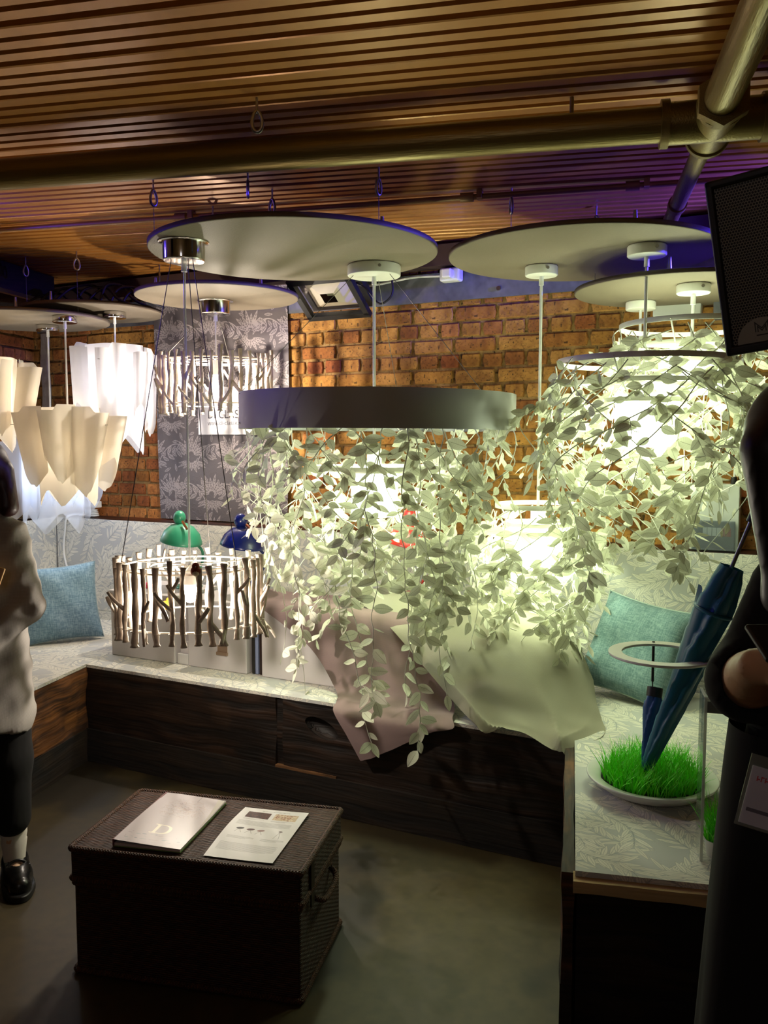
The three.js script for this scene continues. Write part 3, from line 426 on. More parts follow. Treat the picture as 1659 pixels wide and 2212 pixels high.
function garland(t, cx, cz, vines, seed, sizeK = 1) {
  const r = rng(seed), leaves = []; const cam = V(-cx, 1.55, -cz);
  vines.forEach(v => {
    const path = [], n = Math.max(6, Math.round(v.len / 0.035)); let th = v.a, ph = r() * 6;
    for (let i = 0; i <= n; i++) { const f = i / n; th += v.drift * 0.035 / Math.max(0.2, v.R(f)) + (r() - 0.5) * 0.05; const rad = v.R(f) * (1 + 0.05 * Math.sin(ph + f * 9)) ; path.push(V(Math.cos(th) * rad + (v.ox || 0) * f * f, v.y - v.len * f * v.sag + 0.02 * Math.sin(ph + f * 7), Math.sin(th) * rad + (v.oz || 0) * f * f)); }
    const pts = new THREE.CatmullRomCurve3(path).getPoints(n * 2);
    const vm = mesh('vine', sweep(pts, pts.map((_, i) => lerp(0.0024, 0.0012, i / pts.length)), 5), vineMat, t);
    const put = (p, dir, L) => { dir.normalize(); const face = V(p.x, 0.15, p.z).normalize().add(V((r() - 0.5) * 1.5, (r() - 0.5) * 1.5, (r() - 0.5) * 1.5)), xa = V().crossVectors(dir, face).normalize(), za = V().crossVectors(xa, dir).normalize(); const q = new THREE.Quaternion().setFromRotationMatrix(new THREE.Matrix4().makeBasis(xa, dir, za)); leaves.push({ g: leafGeos[Math.floor(r() * 4)], m: new THREE.Matrix4().compose(p, q, V(L, L, L)), p, vm }); };
    let side = 1;
    for (let i = 2; i < pts.length; i += 2) {
      const p = pts[i], T = pts[Math.min(i + 1, pts.length - 1)].clone().sub(pts[i - 1]).normalize(), outv = V(p.x, 0, p.z).normalize(), tan = V(-outv.z, 0, outv.x);
      side = -side; if (r() < v.dens) put(p, T.clone().multiplyScalar(0.2 + r() * 0.5).addScaledVector(tan, side * (0.5 + r() * 0.7)).addScaledVector(outv, (r() - 0.3) * 0.9).add(V(0, (r() - 0.45) * 0.9, 0)), sizeK * rr(r, 0.044, 0.08));
      if (r() < v.twig) { const d = T.clone().addScaledVector(tan, -side * rr(r, 0.4, 1.0)).addScaledVector(outv, rr(r, -0.2, 0.9)).normalize(), L = rr(r, 0.06, 0.13), q = [p, p.clone().addScaledVector(d, L * 0.5).add(V(0, -0.006, 0)), p.clone().addScaledVector(d, L).add(V(0, -0.025, 0))]; const tp = new THREE.CatmullRomCurve3(q).getPoints(4);
        mesh('side_twig', sweep(tp, 0.0012, 4), vineMat, vm); let s2 = 1; for (let j = 1; j < 5; j++) { s2 = -s2; put(tp[j], d.clone().multiplyScalar(0.7).addScaledVector(tan, s2 * 0.7).add(V((r() - 0.5) * 0.6, (r() - 0.6) * 0.6, (r() - 0.5) * 0.6)), sizeK * rr(r, 0.042, 0.07)); } }
    }
    put(pts[pts.length - 1], pts[pts.length - 1].clone().sub(pts[pts.length - 3]).normalize(), 0.06);
  });
  leaves.forEach(l => { l.d = l.p.distanceTo(cam); }); leaves.sort((a, b) => a.d - b.d);
  leaves.slice(0, 300).forEach(l => { const m = mesh('leaf', l.g, leafMat, l.vm); m.applyMatrix4(l.m); });
  const rest = leaves.slice(300); if (rest.length) { const m = mesh('foliage', merge(rest.map(l => l.g.clone().applyMatrix4(l.m))), leafMat, t); m.userData.kind = 'stuff'; }
  return leaves.length;
}
function leafLamp(label, x, z, discY, ringY, ringR, diffR, diffH, diffY, cd, glow, o = {}) {
  const t = thing('leaf_garland_lamp', label, 'lamp', [x, 0, z], 0, 'white leaf garland lamps');
  canopy(t, o.roseR || 0.066, o.roseH || 0.04, whitePaint, discY);
  mesh('cord_grip', cyl(0.009, 0.010, 0.036, 0, discY - 0.058, 0, 12), whitePlastic, t);
  mesh('cord', cyl(0.006, 0.006, discY - 0.06 - ringY + 0.05, 0, (discY - 0.06 + ringY - 0.05) / 2, 0, 8), whitePlastic, t);
  const band = (name, R, y, h) => mesh(name, lathe([[R - 0.004, y - h / 2], [R, y - h / 2], [R, y + h / 2], [R - 0.004, y + h / 2], [R - 0.004, y - h / 2]], 64), o.ringMat || whitePaint, t);
  if (!o.noTop) band('top_ring', ringR, ringY, 0.019);
  band('middle_ring', ringR * 0.78, ringY - 0.075, 0.016);
  for (let k = 0; k < 2; k++) { const g = box(ringR * 1.56, 0.016, 0.008, 0, ringY - 0.075, 0); g.rotateY(k * Math.PI / 2 + 0.4); mesh('cross_bar', g, whitePaint, t); }
  band('lower_ring', diffR + 0.035, diffY + diffH / 2 - 0.02, 0.016);
  for (let k = 0; k < 4; k++) { const a = k * Math.PI / 2 + 0.4; mesh('strut', rod([Math.cos(a) * ringR * 0.78, ringY - 0.075, Math.sin(a) * ringR * 0.78], [Math.cos(a) * (diffR + 0.035), diffY + diffH / 2 - 0.02, Math.sin(a) * (diffR + 0.035)], 0.003, 6), whitePaint, t); if (!o.noTop) mesh('strut', rod([Math.cos(a) * ringR, ringY, Math.sin(a) * ringR], [Math.cos(a) * ringR * 0.78, ringY - 0.075, Math.sin(a) * ringR * 0.78], 0.003, 6), whitePaint, t); }
  mesh('lamp_socket', cyl(0.03, 0.03, 0.07, 0, diffY + diffH / 2 + 0.035, 0, 18), whitePlastic, t);
  mesh('bulb_diffuser', lathe([[0.0, diffY - diffH / 2], [diffR - 0.01, diffY - diffH / 2], [diffR, diffY - diffH / 2 + 0.01], [diffR, diffY + diffH / 2 - 0.01], [diffR - 0.01, diffY + diffH / 2], [0.03, diffY + diffH / 2]], 40), glowMat(GREEN_WHITE, glow), t);
  bulbLight(t, diffY, GREEN_WHITE, cd, 4);
  return t;
}
// drum lamp: wide shallow drum on thin wires, leaves cascading below
{
  const x = -0.786, z = -3.391;
  const t = leafLamp('wide grey drum pendant lamp with a long cascade of white paper leaves', x, z, 2.25, 1.52, 0.36, 0.095, 0.205, 1.35, LIGHT.drum, 7 * GLOW, { roseR: 0.106, roseH: 0.045, noTop: true });
  const R = 0.553, y0 = 1.597, y1 = 1.737;
  mesh('drum_shade', lathe([[R - 0.003, y0], [R, y0], [R, y1], [R - 0.003, y1], [R - 0.003, y0]], 96), drumPaint, t).rotation.z = -0.008;
  for (let k = 0; k < 3; k++) { const a = k * Math.PI * 2 / 3 + 0.5; mesh('spreader_bar', rod([0, 1.62, 0], [Math.cos(a) * (R - 0.005), 1.62, Math.sin(a) * (R - 0.005)], 0.004, 6), whitePaint, t); }
  for (const a of [0.55, 2.6, 4.7]) mesh('hanging_wire', rod([Math.cos(a) * 0.085, 2.206, Math.sin(a) * 0.085], [Math.cos(a) * (R - 0.01), y1 - 0.005, Math.sin(a) * (R - 0.01)], 0.0013, 5), wireMat, t);
  const r = rng(301), vines = [];
  const ease = (a, b, f) => lerp(a, b, sst(0, 1, f));
  for (let k = 0; k < 36; k++) { const a = k / 36 * Math.PI * 2 + r() * 0.15, len = rr(r, 0.42, 0.86) * (Math.sin(a) < 0.1 ? 0.82 : 1), R1 = rr(r, 0.30, 0.46), bulge = rr(r, 0.46, 0.58); vines.push({ a, y: rr(r, 1.60, 1.68), len, sag: 1, drift: rr(r, -0.9, 0.9), dens: 0.8, twig: 0.14, R: f => f < 0.35 ? ease(0.5, bulge, f / 0.35) : ease(bulge, R1, (f - 0.35) / 0.65) }); }
  for (let k = 0; k < 26; k++) { const a = k / 26 * Math.PI * 2 + r() * 0.2, len = rr(r, 0.4, 0.78), e = rr(r, 0.14, 0.42); const front = Math.abs(((a - 1.34 + Math.PI * 3) % (Math.PI * 2)) - Math.PI) < 0.75; vines.push({ a, y: front ? 1.2 : rr(r, 1.44, 1.62), len, sag: 1, drift: rr(r, -1.2, 1.2), dens: 0.75, twig: 0.12, R: f => ease(0.36, e, f) }); }
  // long sprays at the front, hanging lower
  for (const [a, len, ox] of [[1.12, 1.13, 0.02], [1.45, 0.98, 0.05], [0.85, 1.0, 0.03], [1.85, 0.9, 0.0], [0.45, 0.88, 0.02], [2.25, 0.86, 0.0]]) vines.push({ a, y: 1.6, len, sag: 1, drift: rr(r, -0.15, 0.15), dens: 0.7, twig: 0.08, R: f => ease(0.5, 0.40, f), ox, oz: 0.0 });
  console.log('drum leaves', garland(t, x, z, vines, 311));
}
function globeVines(seed, n, R0, bulge, R1, y, len, dens, twig) {
  const r = rng(seed), out = []; const ease = (a, b, f) => lerp(a, b, sst(0, 1, f));
  for (let k = 0; k < n; k++) { const a = k / n * Math.PI * 2 + r() * 0.25, l = rr(r, len * 0.55, len), b = bulge * rr(r, 0.82, 1.08), e = R1 * rr(r, 0.6, 1.2); out.push({ a, y: y - rr(r, 0, 0.06), len: l, sag: rr(r, 0.9, 1), drift: rr(r, -1.6, 1.6), dens, twig, R: f => f < 0.4 ? ease(R0, b, f / 0.4) : ease(b, e, (f - 0.4) / 0.6) }); }
  return out;
}
{
  const t = leafLamp('big globe shaped white leaf lamp hanging lowest in front of the fuse box', 0.247, -3.262, 2.25, 1.838, 0.308, 0.10, 0.19, 1.625, LIGHT.leafA, 7 * GLOW, { roseR: 0.069, roseH: 0.04 });
  console.log('leafA', garland(t, 0.247, -3.262, globeVines(401, 46, 0.305, 0.40, 0.24, 1.83, 0.74, 0.8, 0.15), 411));
  const u = leafLamp('smaller white leaf lamp hanging beside the drum cascade above the cream cloth', -0.135, -3.552, 2.25, 1.29, 0.175, 0.115, 0.17, 1.12, LIGHT.leafB, 7 * GLOW, { roseR: 0.065, roseH: 0.04 });
  console.log('leafB', garland(u, -0.135, -3.552, globeVines(402, 36, 0.175, 0.28, 0.14, 1.28, 0.66, 0.8, 0.16), 412));
  const w = leafLamp('white leaf lamp high behind the loudspeaker with blue tinted leaves', 0.433, -3.455, 2.14, 1.985, 0.268, 0.12, 0.14, 1.80, LIGHT.leafC, 7 * GLOW, { roseR: 0.062, roseH: 0.036 });
  console.log('leafC', garland(w, 0.433, -3.455, globeVines(403, 36, 0.265, 0.36, 0.3, 1.985, 0.52, 0.8, 0.14), 413));
  const p = thing('pendant_cord_set', 'white ceiling rose and short cord on the low panel behind the leaf lamps', 'lamp', [0.27, 0, -3.83]);
  canopy(p, 0.062, 0.036, whitePaint, 2.14, false); mesh('cord', cyl(0.006, 0.006, 0.5, 0, 1.87, 0, 8), whitePlastic, p); mesh('lamp_socket', cyl(0.022, 0.022, 0.08, 0, 1.6, 0, 16), whitePlastic, p);
}

// ------------------------------------------------------------------ unseen blue stage spots, out of view, placed to tint panels, hooks and leaves
function unseenSpot(label, pos, target, cd, ang) {
  const t = thing('unseen_spotlight', label, 'spotlight', pos); const d = V(...target).sub(V(...pos)).normalize();
  const q = new THREE.Quaternion().setFromUnitVectors(V(0, 0, 1), d);
  const c = cyl(0.06, 0.05, 0.15, 0, 0, 0, 24); c.rotateX(Math.PI / 2); c.translate(0, 0, -0.08); const b = mesh('can', c, blackPlastic, t); b.quaternion.copy(q);
  const l = cyl(0.05, 0.05, 0.006, 0, 0, 0, 24); l.rotateX(Math.PI / 2); const m = mesh('lens_lamp', l, glowMat(BLUE, 3), t); m.quaternion.copy(q);
  mesh('yoke', box(0.02, CEIL - pos[1], 0.02, 0, (CEIL - pos[1]) / 2 + 0.03, 0), blackPlastic, t);
  const s = new THREE.SpotLight(BLUE, cd, 0, ang, 0.3, 2); s.position.copy(d.clone().multiplyScalar(0.012)); s.target.position.copy(d); t.add(s.target); s.shadow.radius = 2.5; t.add(s);
}
unseenSpot('unseen blue spotlight beyond the loudspeaker, placed to tint ceiling, pipe and leaves blue', [1.2, 2.385, -3.45], [0.2, 2.46, -3.5], LIGHT.blueRight, 0.58);
unseenSpot('unseen blue spotlight under the ceiling by the side wall, placed to tint panel rims and hooks blue', [-2.85, 2.33, -2.9], [-1.2, 2.30, -3.3], LIGHT.blueLeft, 0.8);

{ // unseen dim ceiling light behind the viewer, placed to light what faces the camera
  const t = thing('unseen_ceiling_light', 'unseen round dim ceiling light behind the viewer, placed to light what faces the camera', 'ceiling light', [-0.6, 2.46, 1.3]);
  mesh('housing', lathe([[0, 0.05], [0.2, 0.05], [0.2, 0], [0.185, -0.004], [0.18, 0.012], [0, 0.012]], 40), whitePaint, t); mesh('light_diffuser', cyl(0.178, 0.178, 0.006, 0, 0.008, 0, 40), glowMat(new THREE.Color(0.95, 0.93, 1), 1.2), t);
  const l = new THREE.PointLight(new THREE.Color(0.96, 0.93, 1), LIGHT.room, 0, 2); l.position.set(0, -0.09, 0); l.shadow.radius = 8; t.add(l);
}
// ------------------------------------------------------------------ things on the long bench
const bp = (s, y, o) => W(s, y, o);
const boxBoard = std({ color: '#c9c4c4', roughness: 0.6 }), boxLid = std({ color: '#d5d0cf', roughness: 0.55 });
function storageBox(label, s0, s1, latch) {
  const w = s1 - s0, t = thing('storage_box', label, 'box', bp((s0 + s1) / 2, SEAT + 0.001, 0.46), wallTurn, 'white storage boxes on the bench');
  mesh('box_body', rbox(w, 0.318, 0.33, 0.004, 0, 0.159, 0), boxBoard, t); mesh('lid', rbox(w + 0.012, 0.014, 0.345, 0.004, 0, 0.3245, 0), boxLid, t);
  if (latch !== undefined) { const l = mesh('latch', merge([box(0.055, 0.042, 0.004, latch, 0.1, 0.167), box(0.062, 0.014, 0.01, latch, 0.083, 0.171)]), std({ color: '#b8a08a', metalness: 0.8, roughness: 0.35 }), t); }
}
storageBox('white storage box beside the blue cushion', -2.205, -1.80);
storageBox('white storage box with a small metal latch below the near twig lamp', -1.715, -1.375, 0.035);
storageBox('white storage box draped with pink cloth behind the leaf cascade', -1.29, -0.55);
{ const t = thing('card_holder', 'small pale card stand wedged between two white boxes', 'card', bp(-1.757, SEAT, 0.6), wallTurn); mesh('card_base', box(0.066, 0.05, 0.03, 0, 0.026, 0), whitePlastic, t); const g = box(0.06, 0.06, 0.003, 0, 0.08, -0.008); mesh('card_face', g, boxLid, t); }
for (const [s, c, l, h] of [[-1.352, '#1a1714', 'black folder spine standing between the white boxes', 0.30], [-1.333, '#7d88a8', 'blue grey folder spine standing between the white boxes', 0.28], [-1.309, '#24110c', 'dark brown folder spine standing between the white boxes', 0.31]]) single('folder', rbox(0.017, h, 0.26, 0.004, 0, h / 2, 0), std({ color: c, roughness: 0.45 }), l, 'folder', bp(s, SEAT + 0.001, 0.475), wallTurn, 'folders between the boxes');
single('notebook', rbox(0.11, 0.018, 0.08, 0.003, 0, 0.009, 0), std({ color: '#c22a4a', roughness: 0.6 }), 'small red notebook lying on the white box by the blue cushion', 'notebook', bp(-2.12, SEAT + 0.334, 0.5), wallTurn + 0.2);
// cloths
const weave = tex(128, 128, (u, v) => { const k = 205 + 50 * (0.5 + 0.25 * Math.sin(u * 6.283 * 32) + 0.25 * Math.sin(v * 6.283 * 32)) * (0.8 + 0.2 * fbm(u, v, 30, 30, 7, 2)); return [k, k, k]; });
const clothMat = c => std({ color: c, map: scaled(weave, 12), roughness: 0.95, side: THREE.DoubleSide });
const toW = rows => rows.map(r => r.map(p => W(...p)));
{
  const pink = sheet(toW([
    [[-1.46, 0.822, 0.33], [-1.2, 0.824, 0.33], [-0.9, 0.826, 0.33], [-0.56, 0.84, 0.33]],
    [[-1.38, 0.820, 0.50], [-1.15, 0.822, 0.5], [-0.85, 0.824, 0.5], [-0.5, 0.83, 0.5]],
    [[-1.32, 0.818, 0.635], [-1.05, 0.820, 0.645], [-0.75, 0.822, 0.645], [-0.42, 0.80, 0.64]],
    [[-1.02, 0.66, 0.66], [-0.85, 0.65, 0.67], [-0.62, 0.65, 0.675], [-0.38, 0.64, 0.68]],
    [[-0.86, 0.50, 0.70], [-0.72, 0.50, 0.72], [-0.5, 0.50, 0.73], [-0.3, 0.51, 0.73]],
    [[-0.795, 0.481, 0.80], [-0.66, 0.484, 0.81], [-0.45, 0.486, 0.82], [-0.27, 0.49, 0.82]],
    [[-0.775, 0.455, 0.862], [-0.65, 0.452, 0.866], [-0.45, 0.45, 0.868], [-0.25, 0.465, 0.862]],
    [[-0.71, 0.365, 0.868], [-0.62, 0.36, 0.874], [-0.50, 0.385, 0.872], [-0.33, 0.44, 0.866]],
    [[-0.648, 0.272, 0.868], [-0.60, 0.29, 0.872], [-0.50, 0.345, 0.87], [-0.36, 0.425, 0.866]]]), 36, 60, (p, u, v) => { p[1] += 0.003 * Math.sin(u * 22 + v * 9) * (v < 0.6 ? 1 : 0.3); });
  single('draped_cloth', pink, clothMat('#97807e'), 'dusty pink cloth draped from the boxes over the bench edge in a point', 'cloth');
  const cream = sheet(toW([
    [[-0.95, 0.86, 0.28], [-0.65, 0.875, 0.28], [-0.35, 0.86, 0.28], [-0.10, 0.82, 0.28], [0.06, 0.72, 0.28], [0.15, 0.56, 0.30]],
    [[-0.90, 0.86, 0.48], [-0.6, 0.87, 0.5], [-0.32, 0.845, 0.5], [-0.06, 0.79, 0.48], [0.10, 0.66, 0.45], [0.19, 0.51, 0.42]],
    [[-0.66, 0.80, 0.64], [-0.46, 0.79, 0.66], [-0.24, 0.75, 0.655], [0.0, 0.68, 0.62], [0.12, 0.59, 0.56], [0.22, 0.495, 0.50]],
    [[-0.44, 0.66, 0.73], [-0.32, 0.655, 0.75], [-0.14, 0.635, 0.745], [0.05, 0.585, 0.71], [0.15, 0.53, 0.66], [0.25, 0.485, 0.58]],
    [[-0.27, 0.55, 0.80], [-0.21, 0.56, 0.805], [-0.07, 0.555, 0.79], [0.08, 0.525, 0.77], [0.19, 0.505, 0.73], [0.28, 0.487, 0.66]],
    [[-0.165, 0.50, 0.85], [-0.13, 0.487, 0.855], [0.0, 0.515, 0.83], [0.10, 0.492, 0.835], [0.19, 0.488, 0.83], [0.285, 0.487, 0.76]],
    [[-0.13, 0.486, 0.862], [-0.10, 0.475, 0.868], [0.02, 0.495, 0.855], [0.12, 0.468, 0.872], [0.19, 0.44, 0.885], [0.255, 0.487, 0.83]]]), 60, 60, (p, u, v) => { const f = sst(0.25, 0.9, v), rdg = x => 1 - Math.pow(Math.abs(Math.sin(x)), 0.55); p[1] += 0.034 * (rdg(u * 6.5 - v * 2.2 + 0.4) - 0.4) * f + 0.014 * (rdg(u * 14 + v * 6) - 0.4) * f * sst(0.5, 0.9, u); p[2] += 0.012 * (rdg(u * 5 + v * 3.1) - 0.4) * f; });
  single('draped_cloth', cream, clothMat('#aca793'), 'cream cloth draped over a heap and the bench corner', 'cloth');
}
// dome headed desk lamps
function deskLamp(label, pos, turn, col, gloss) {
  const t = thing('desk_lamp', label, 'lamp', pos, turn, 'dome headed desk lamps'), m = phys({ color: col, roughness: gloss, clearcoat: 0.5, clearcoatRoughness: 0.25 });
  const h = mesh('lamp_shade', lathe([[0, 0.078], [0.025, 0.076], [0.055, 0.062], [0.083, 0.034], [0.096, 0.002], [0.098, -0.008], [0.094, -0.008], [0.08, 0.03], [0.05, 0.055], [0, 0.068]], 40), m, t); h.position.set(0, 0.245, 0); h.scale.set(1.12, 1.15, 1); h.rotation.set(0.05, 0, -0.16);
  const k = mesh('knob', merge([ball(0.029, 0, 0.0, 0, 1, 1.1, 1), cyl(0.014, 0.02, 0.03, 0, -0.025, 0, 16)]), m, h); k.position.set(-0.02, 0.098, 0);
  const p = mesh('copper_pin', rod([0.02, 0.092, 0.03], [0.062, 0.07, 0.05], 0.006, 8), std({ color: '#b5764c', metalness: 0.9, roughness: 0.3 }), h);
  mesh('stem', sweep(curve([[0.05, 0.24, -0.03], [0.09, 0.19, -0.05], [0.085, 0.12, -0.05], [0.02, 0.05, -0.05], [0, 0.01, -0.05]], 20), 0.007, 8), m, t);
  mesh('base', lathe([[0, 0.014], [0.06, 0.012], [0.07, 0.004], [0.07, 0], [0, 0]], 36), m, t).position.set(0, 0, -0.05);
}
const BT = SEAT + 0.334;
deskLamp('jade green desk lamp with a rounded dome head behind the near twig lamp', bp(-1.9, BT, 0.44), wallTurn, '#2f9a76', 0.45);
deskLamp('glossy dark blue desk lamp half hidden by the leaf cascade', bp(-1.525, BT, 0.44), wallTurn + 0.2, '#0b1f6e', 0.2);
deskLamp('red desk lamp glimpsed through the leaves of the drum lamp', bp(-0.64, BT + 0.055, 0.40), wallTurn, '#9c1410', 0.3);
// cushions
const linen = (a, b, s) => tex(256, 256, (u, v) => { const k = fbm(u, v, 160, 12, s, 2) * 0.5 + fbm(u, v, 12, 160, s + 5, 2) * 0.5, w = fbm(u, v, 5, 5, s + 9, 3); return mix3(a, b, clamp(sst(0.3, 0.75, k) * 0.8 + 0.2 * w)); });
function cushion(label, size, thick, mat, pos, yaw, lean, roll, piping) {
  const t = thing('cushion', label, 'cushion', pos, yaw, 'linen cushions on the benches');
  const n = 26, half = side => { const p = [], uv = [], ix = []; for (let j = 0; j <= n; j++) for (let i = 0; i <= n; i++) { const u = i / n * 2 - 1, v = j / n * 2 - 1, e = Math.pow(Math.max(0, (1 - u * u * u * u) * (1 - v * v * v * v)), 0.55), pinch = 1 - 0.085 * (1 - Math.abs(v) ** 2) * Math.abs(u) ** 3 , pin2 = 1 - 0.085 * (1 - u * u) * Math.abs(v) ** 3; p.push(u * size / 2 * pinch, v * size / 2 * pin2, side * thick / 2 * e + 0.004 * Math.sin(u * 7 + v * 5) * e); uv.push(i / n, j / n); } for (let j = 0; j < n; j++) for (let i = 0; i < n; i++) { const a = j * (n + 1) + i, b = a + 1, c = a + n + 1, d = c + 1; side > 0 ? ix.push(a, b, d, a, d, c) : ix.push(a, d, b, a, c, d); } const g = new THREE.BufferGeometry(); g.setAttribute('position', new THREE.Float32BufferAttribute(p, 3)); g.setAttribute('uv', new THREE.Float32BufferAttribute(uv, 2)); g.setIndex(ix); g.computeVertexNormals(); return g; };
  const inner = mesh('cover', merge([half(1), half(-1)]), mat, t); const ed = []; for (let k = 0; k <= 80; k++) { const f = k / 80 * 4, s = Math.floor(f) % 4, q = (f - Math.floor(f)) * 2 - 1, [u, v] = s === 0 ? [q, -1] : s === 1 ? [1, q] : s === 2 ? [-q, 1] : [-1, -q]; ed.push(V(u * size / 2 * (1 - 0.085 * (1 - v * v) * Math.abs(u) ** 3), v * size / 2 * (1 - 0.085 * (1 - u * u) * Math.abs(v) ** 3), 0)); }
  const pm = mesh('piping', sweep(ed, 0.0035, 6), piping, inner);
  inner.rotation.set(-lean, 0, roll, 'YXZ'); inner.position.set(0, size / 2 * Math.cos(lean) * Math.abs(Math.cos(roll)) + size / 2 * Math.abs(Math.sin(roll)) - 0.006, -Math.sin(lean) * size / 2);
}
cushion('blue linen cushion leaning in the corner of the side bench', 0.42, 0.15, std({ map: scaled(linen([82, 112, 132], [146, 172, 188], 3), 2), roughness: 0.95 }), [-2.66, SEAT, -4.04], 0.66, 0.30, 0.05, std({ color: '#8a9ba4', roughness: 0.9 }));
cushion('teal linen cushion leaning on the panel behind the umbrella', 0.43, 0.15, std({ map: scaled(linen([92, 122, 126], [146, 172, 174], 13), 2), roughness: 0.95 }), [0.225, SEAT, -3.59], -0.52, 0.5, -0.13, std({ color: '#a8b8b0', roughness: 0.9 }));
// ------------------------------------------------------------------ grass bowl umbrella stand, umbrellas
const grassMat = phys({ color: '#7dee2c', roughness: 0.6, transmission: 0.3, thickness: 0, side: THREE.DoubleSide });
function grassBlades(t, R, h, n, y, seed, name = 'grass') {
  const g = new THREE.BufferGeometry(), P = [], I = []; for (let i = 0; i <= 4; i++) { const f = i / 4, w = (1 - f * 0.92) * 0.0022; P.push(-w, f, 0.45 * f * f, w, f, 0.45 * f * f); } for (let i = 0; i < 4; i++) { const a = i * 2; I.push(a, a + 1, a + 2, a + 1, a + 3, a + 2); }
  g.setAttribute('position', new THREE.Float32BufferAttribute(P, 3)); g.setIndex(I); g.computeVertexNormals();
  const im = new THREE.InstancedMesh(g, grassMat, n), r = rng(seed), m = new THREE.Matrix4(), c = new THREE.Color(); im.name = name; im.userData.kind = 'stuff';
  for (let k = 0; k < n; k++) { const a = r() * 6.283, q = Math.sqrt(r()) * R, e = new THREE.Euler((r() - 0.5) * 0.5 + 0.25 * (q / R) * Math.sin(a), r() * 6.283, (r() - 0.5) * 0.5 - 0.25 * (q / R) * Math.cos(a)), L = h * rr(r, 0.65, 1.25); m.compose(V(Math.cos(a) * q, y, Math.sin(a) * q), new THREE.Quaternion().setFromEuler(e), V(1, L, L)); im.setMatrixAt(k, m); c.setRGB(rr(r, 0.7, 1.1), rr(r, 0.75, 1.15), 0.8); im.setColorAt(k, c); }
  t.add(im);
}
{
  const t = thing('umbrella_stand', 'white bowl of artificial grass with a ring, used as an umbrella stand', 'umbrella stand', [0.256, SEAT, -2.69]);
  mesh('bowl', lathe([[0, 0], [0.12, 0], [0.15, 0.012], [0.195, 0.044], [0.197, 0.049], [0.193, 0.051], [0.158, 0.042], [0.152, 0.03], [0.15, 0.022], [0, 0.022]], 64), std({ color: '#d6d6d0', roughness: 0.45 }), t);
  mesh('soil', cyl(0.152, 0.152, 0.012, 0, 0.028, 0, 40), std({ color: '#14180c', roughness: 1 }), t);
  grassBlades(t, 0.146, 0.085, 1900, 0.03, 77);
  const ring = mesh('ring', lathe([[0.118, 0], [0.156, 0], [0.157, 0.002], [0.157, 0.006], [0.156, 0.008], [0.118, 0.008], [0.117, 0.006], [0.117, 0.002], [0.118, 0]], 72), whitePaint, t); ring.position.set(0.018, 0.43, 0.02);
  mesh('rod', merge([cyl(0.0045, 0.0045, 0.13, 0.006, 0.376, -0.117, 10), cyl(0.002, 0.002, 0.32, 0.006, 0.18, -0.117, 8)]), blackPlastic, t);
}
function foldedUmbrella(label, a, b, rmax, col, hook) {
  const A = V(...a), B = V(...b), L = A.distanceTo(B), t = thing('umbrella', label, 'umbrella', a); const q = new THREE.Quaternion().setFromUnitVectors(V(0, 1, 0), B.clone().sub(A).normalize());
  const n = 40, m = 30, P = [], I = []; for (let j = 0; j <= n; j++) { const f = j / n, prof = f < 0.8 ? lerp(0.32, 1, Math.pow(f / 0.8, 0.8)) : lerp(1, 0.62, Math.pow((f - 0.8) / 0.2, 1.6)); for (let i = 0; i <= m; i++) { const an = i / m * 6.283, tw = an + f * 2.4, ple = 0.82 + 0.34 * ((((tw * 5 / 6.283) % 1) + 1) % 1); P.push(Math.cos(an) * rmax * prof * ple, f * L, Math.sin(an) * rmax * prof * ple); } }
  for (let j = 0; j < n; j++) for (let i = 0; i < m; i++) { const x = j * (m + 1) + i; I.push(x, x + m + 1, x + 1, x + 1, x + m + 1, x + m + 2); }
  const g = new THREE.BufferGeometry(); g.setAttribute('position', new THREE.Float32BufferAttribute(P, 3)); g.setIndex(I); g.computeVertexNormals(); const mat = phys({ color: col, roughness: 0.45, sheen: 0.2, sheenRoughness: 0.5, side: THREE.DoubleSide });
  const c = mesh('canopy', g, mat, t); c.quaternion.copy(q);
  mesh('ferrule', cyl(0.004, 0.003, 0.05, 0, -0.02, 0, 8), blackPlastic, c);
  if (hook) { mesh('strap', torus(rmax * 1.03, 0.006, 0, L * 0.79, 0, 6, 32), mat, c); const fl = sheet([[[rmax * 0.9, L * 0.79, 0], [rmax * 1.15, L * 0.86, 0.01], [rmax * 1.5, L * 0.87, 0.015]], [[rmax * 0.9, L * 0.72, 0], [rmax * 1.2, L * 0.77, 0.01], [rmax * 1.35, L * 0.78, 0.02]]], 8, 6); fl.rotateY(2.6); mesh('flap', fl, mat, c); mesh('shaft', cyl(0.006, 0.006, 0.2, 0, L + 0.08, 0, 10), steel, c); mesh('handle', cyl(0.013, 0.013, 0.12, 0, L + 0.2, 0, 14), blackPlastic, c); }
  else { mesh('end_cap', cyl(0.024, 0.024, 0.03, 0, L - 0.002, 0, 24), blackPlastic, c); }
}
foldedUmbrella('long folded teal umbrella leaning through the white ring', [0.236, 0.56, -2.64], [0.452, 1.19, -2.60], 0.050, '#0b5a74', true);
foldedUmbrella('short folded navy umbrella with a black end cap standing in the grass', [0.232, 0.555, -2.66], [0.262, 0.775, -2.73], 0.026, '#1c4f8c', false);
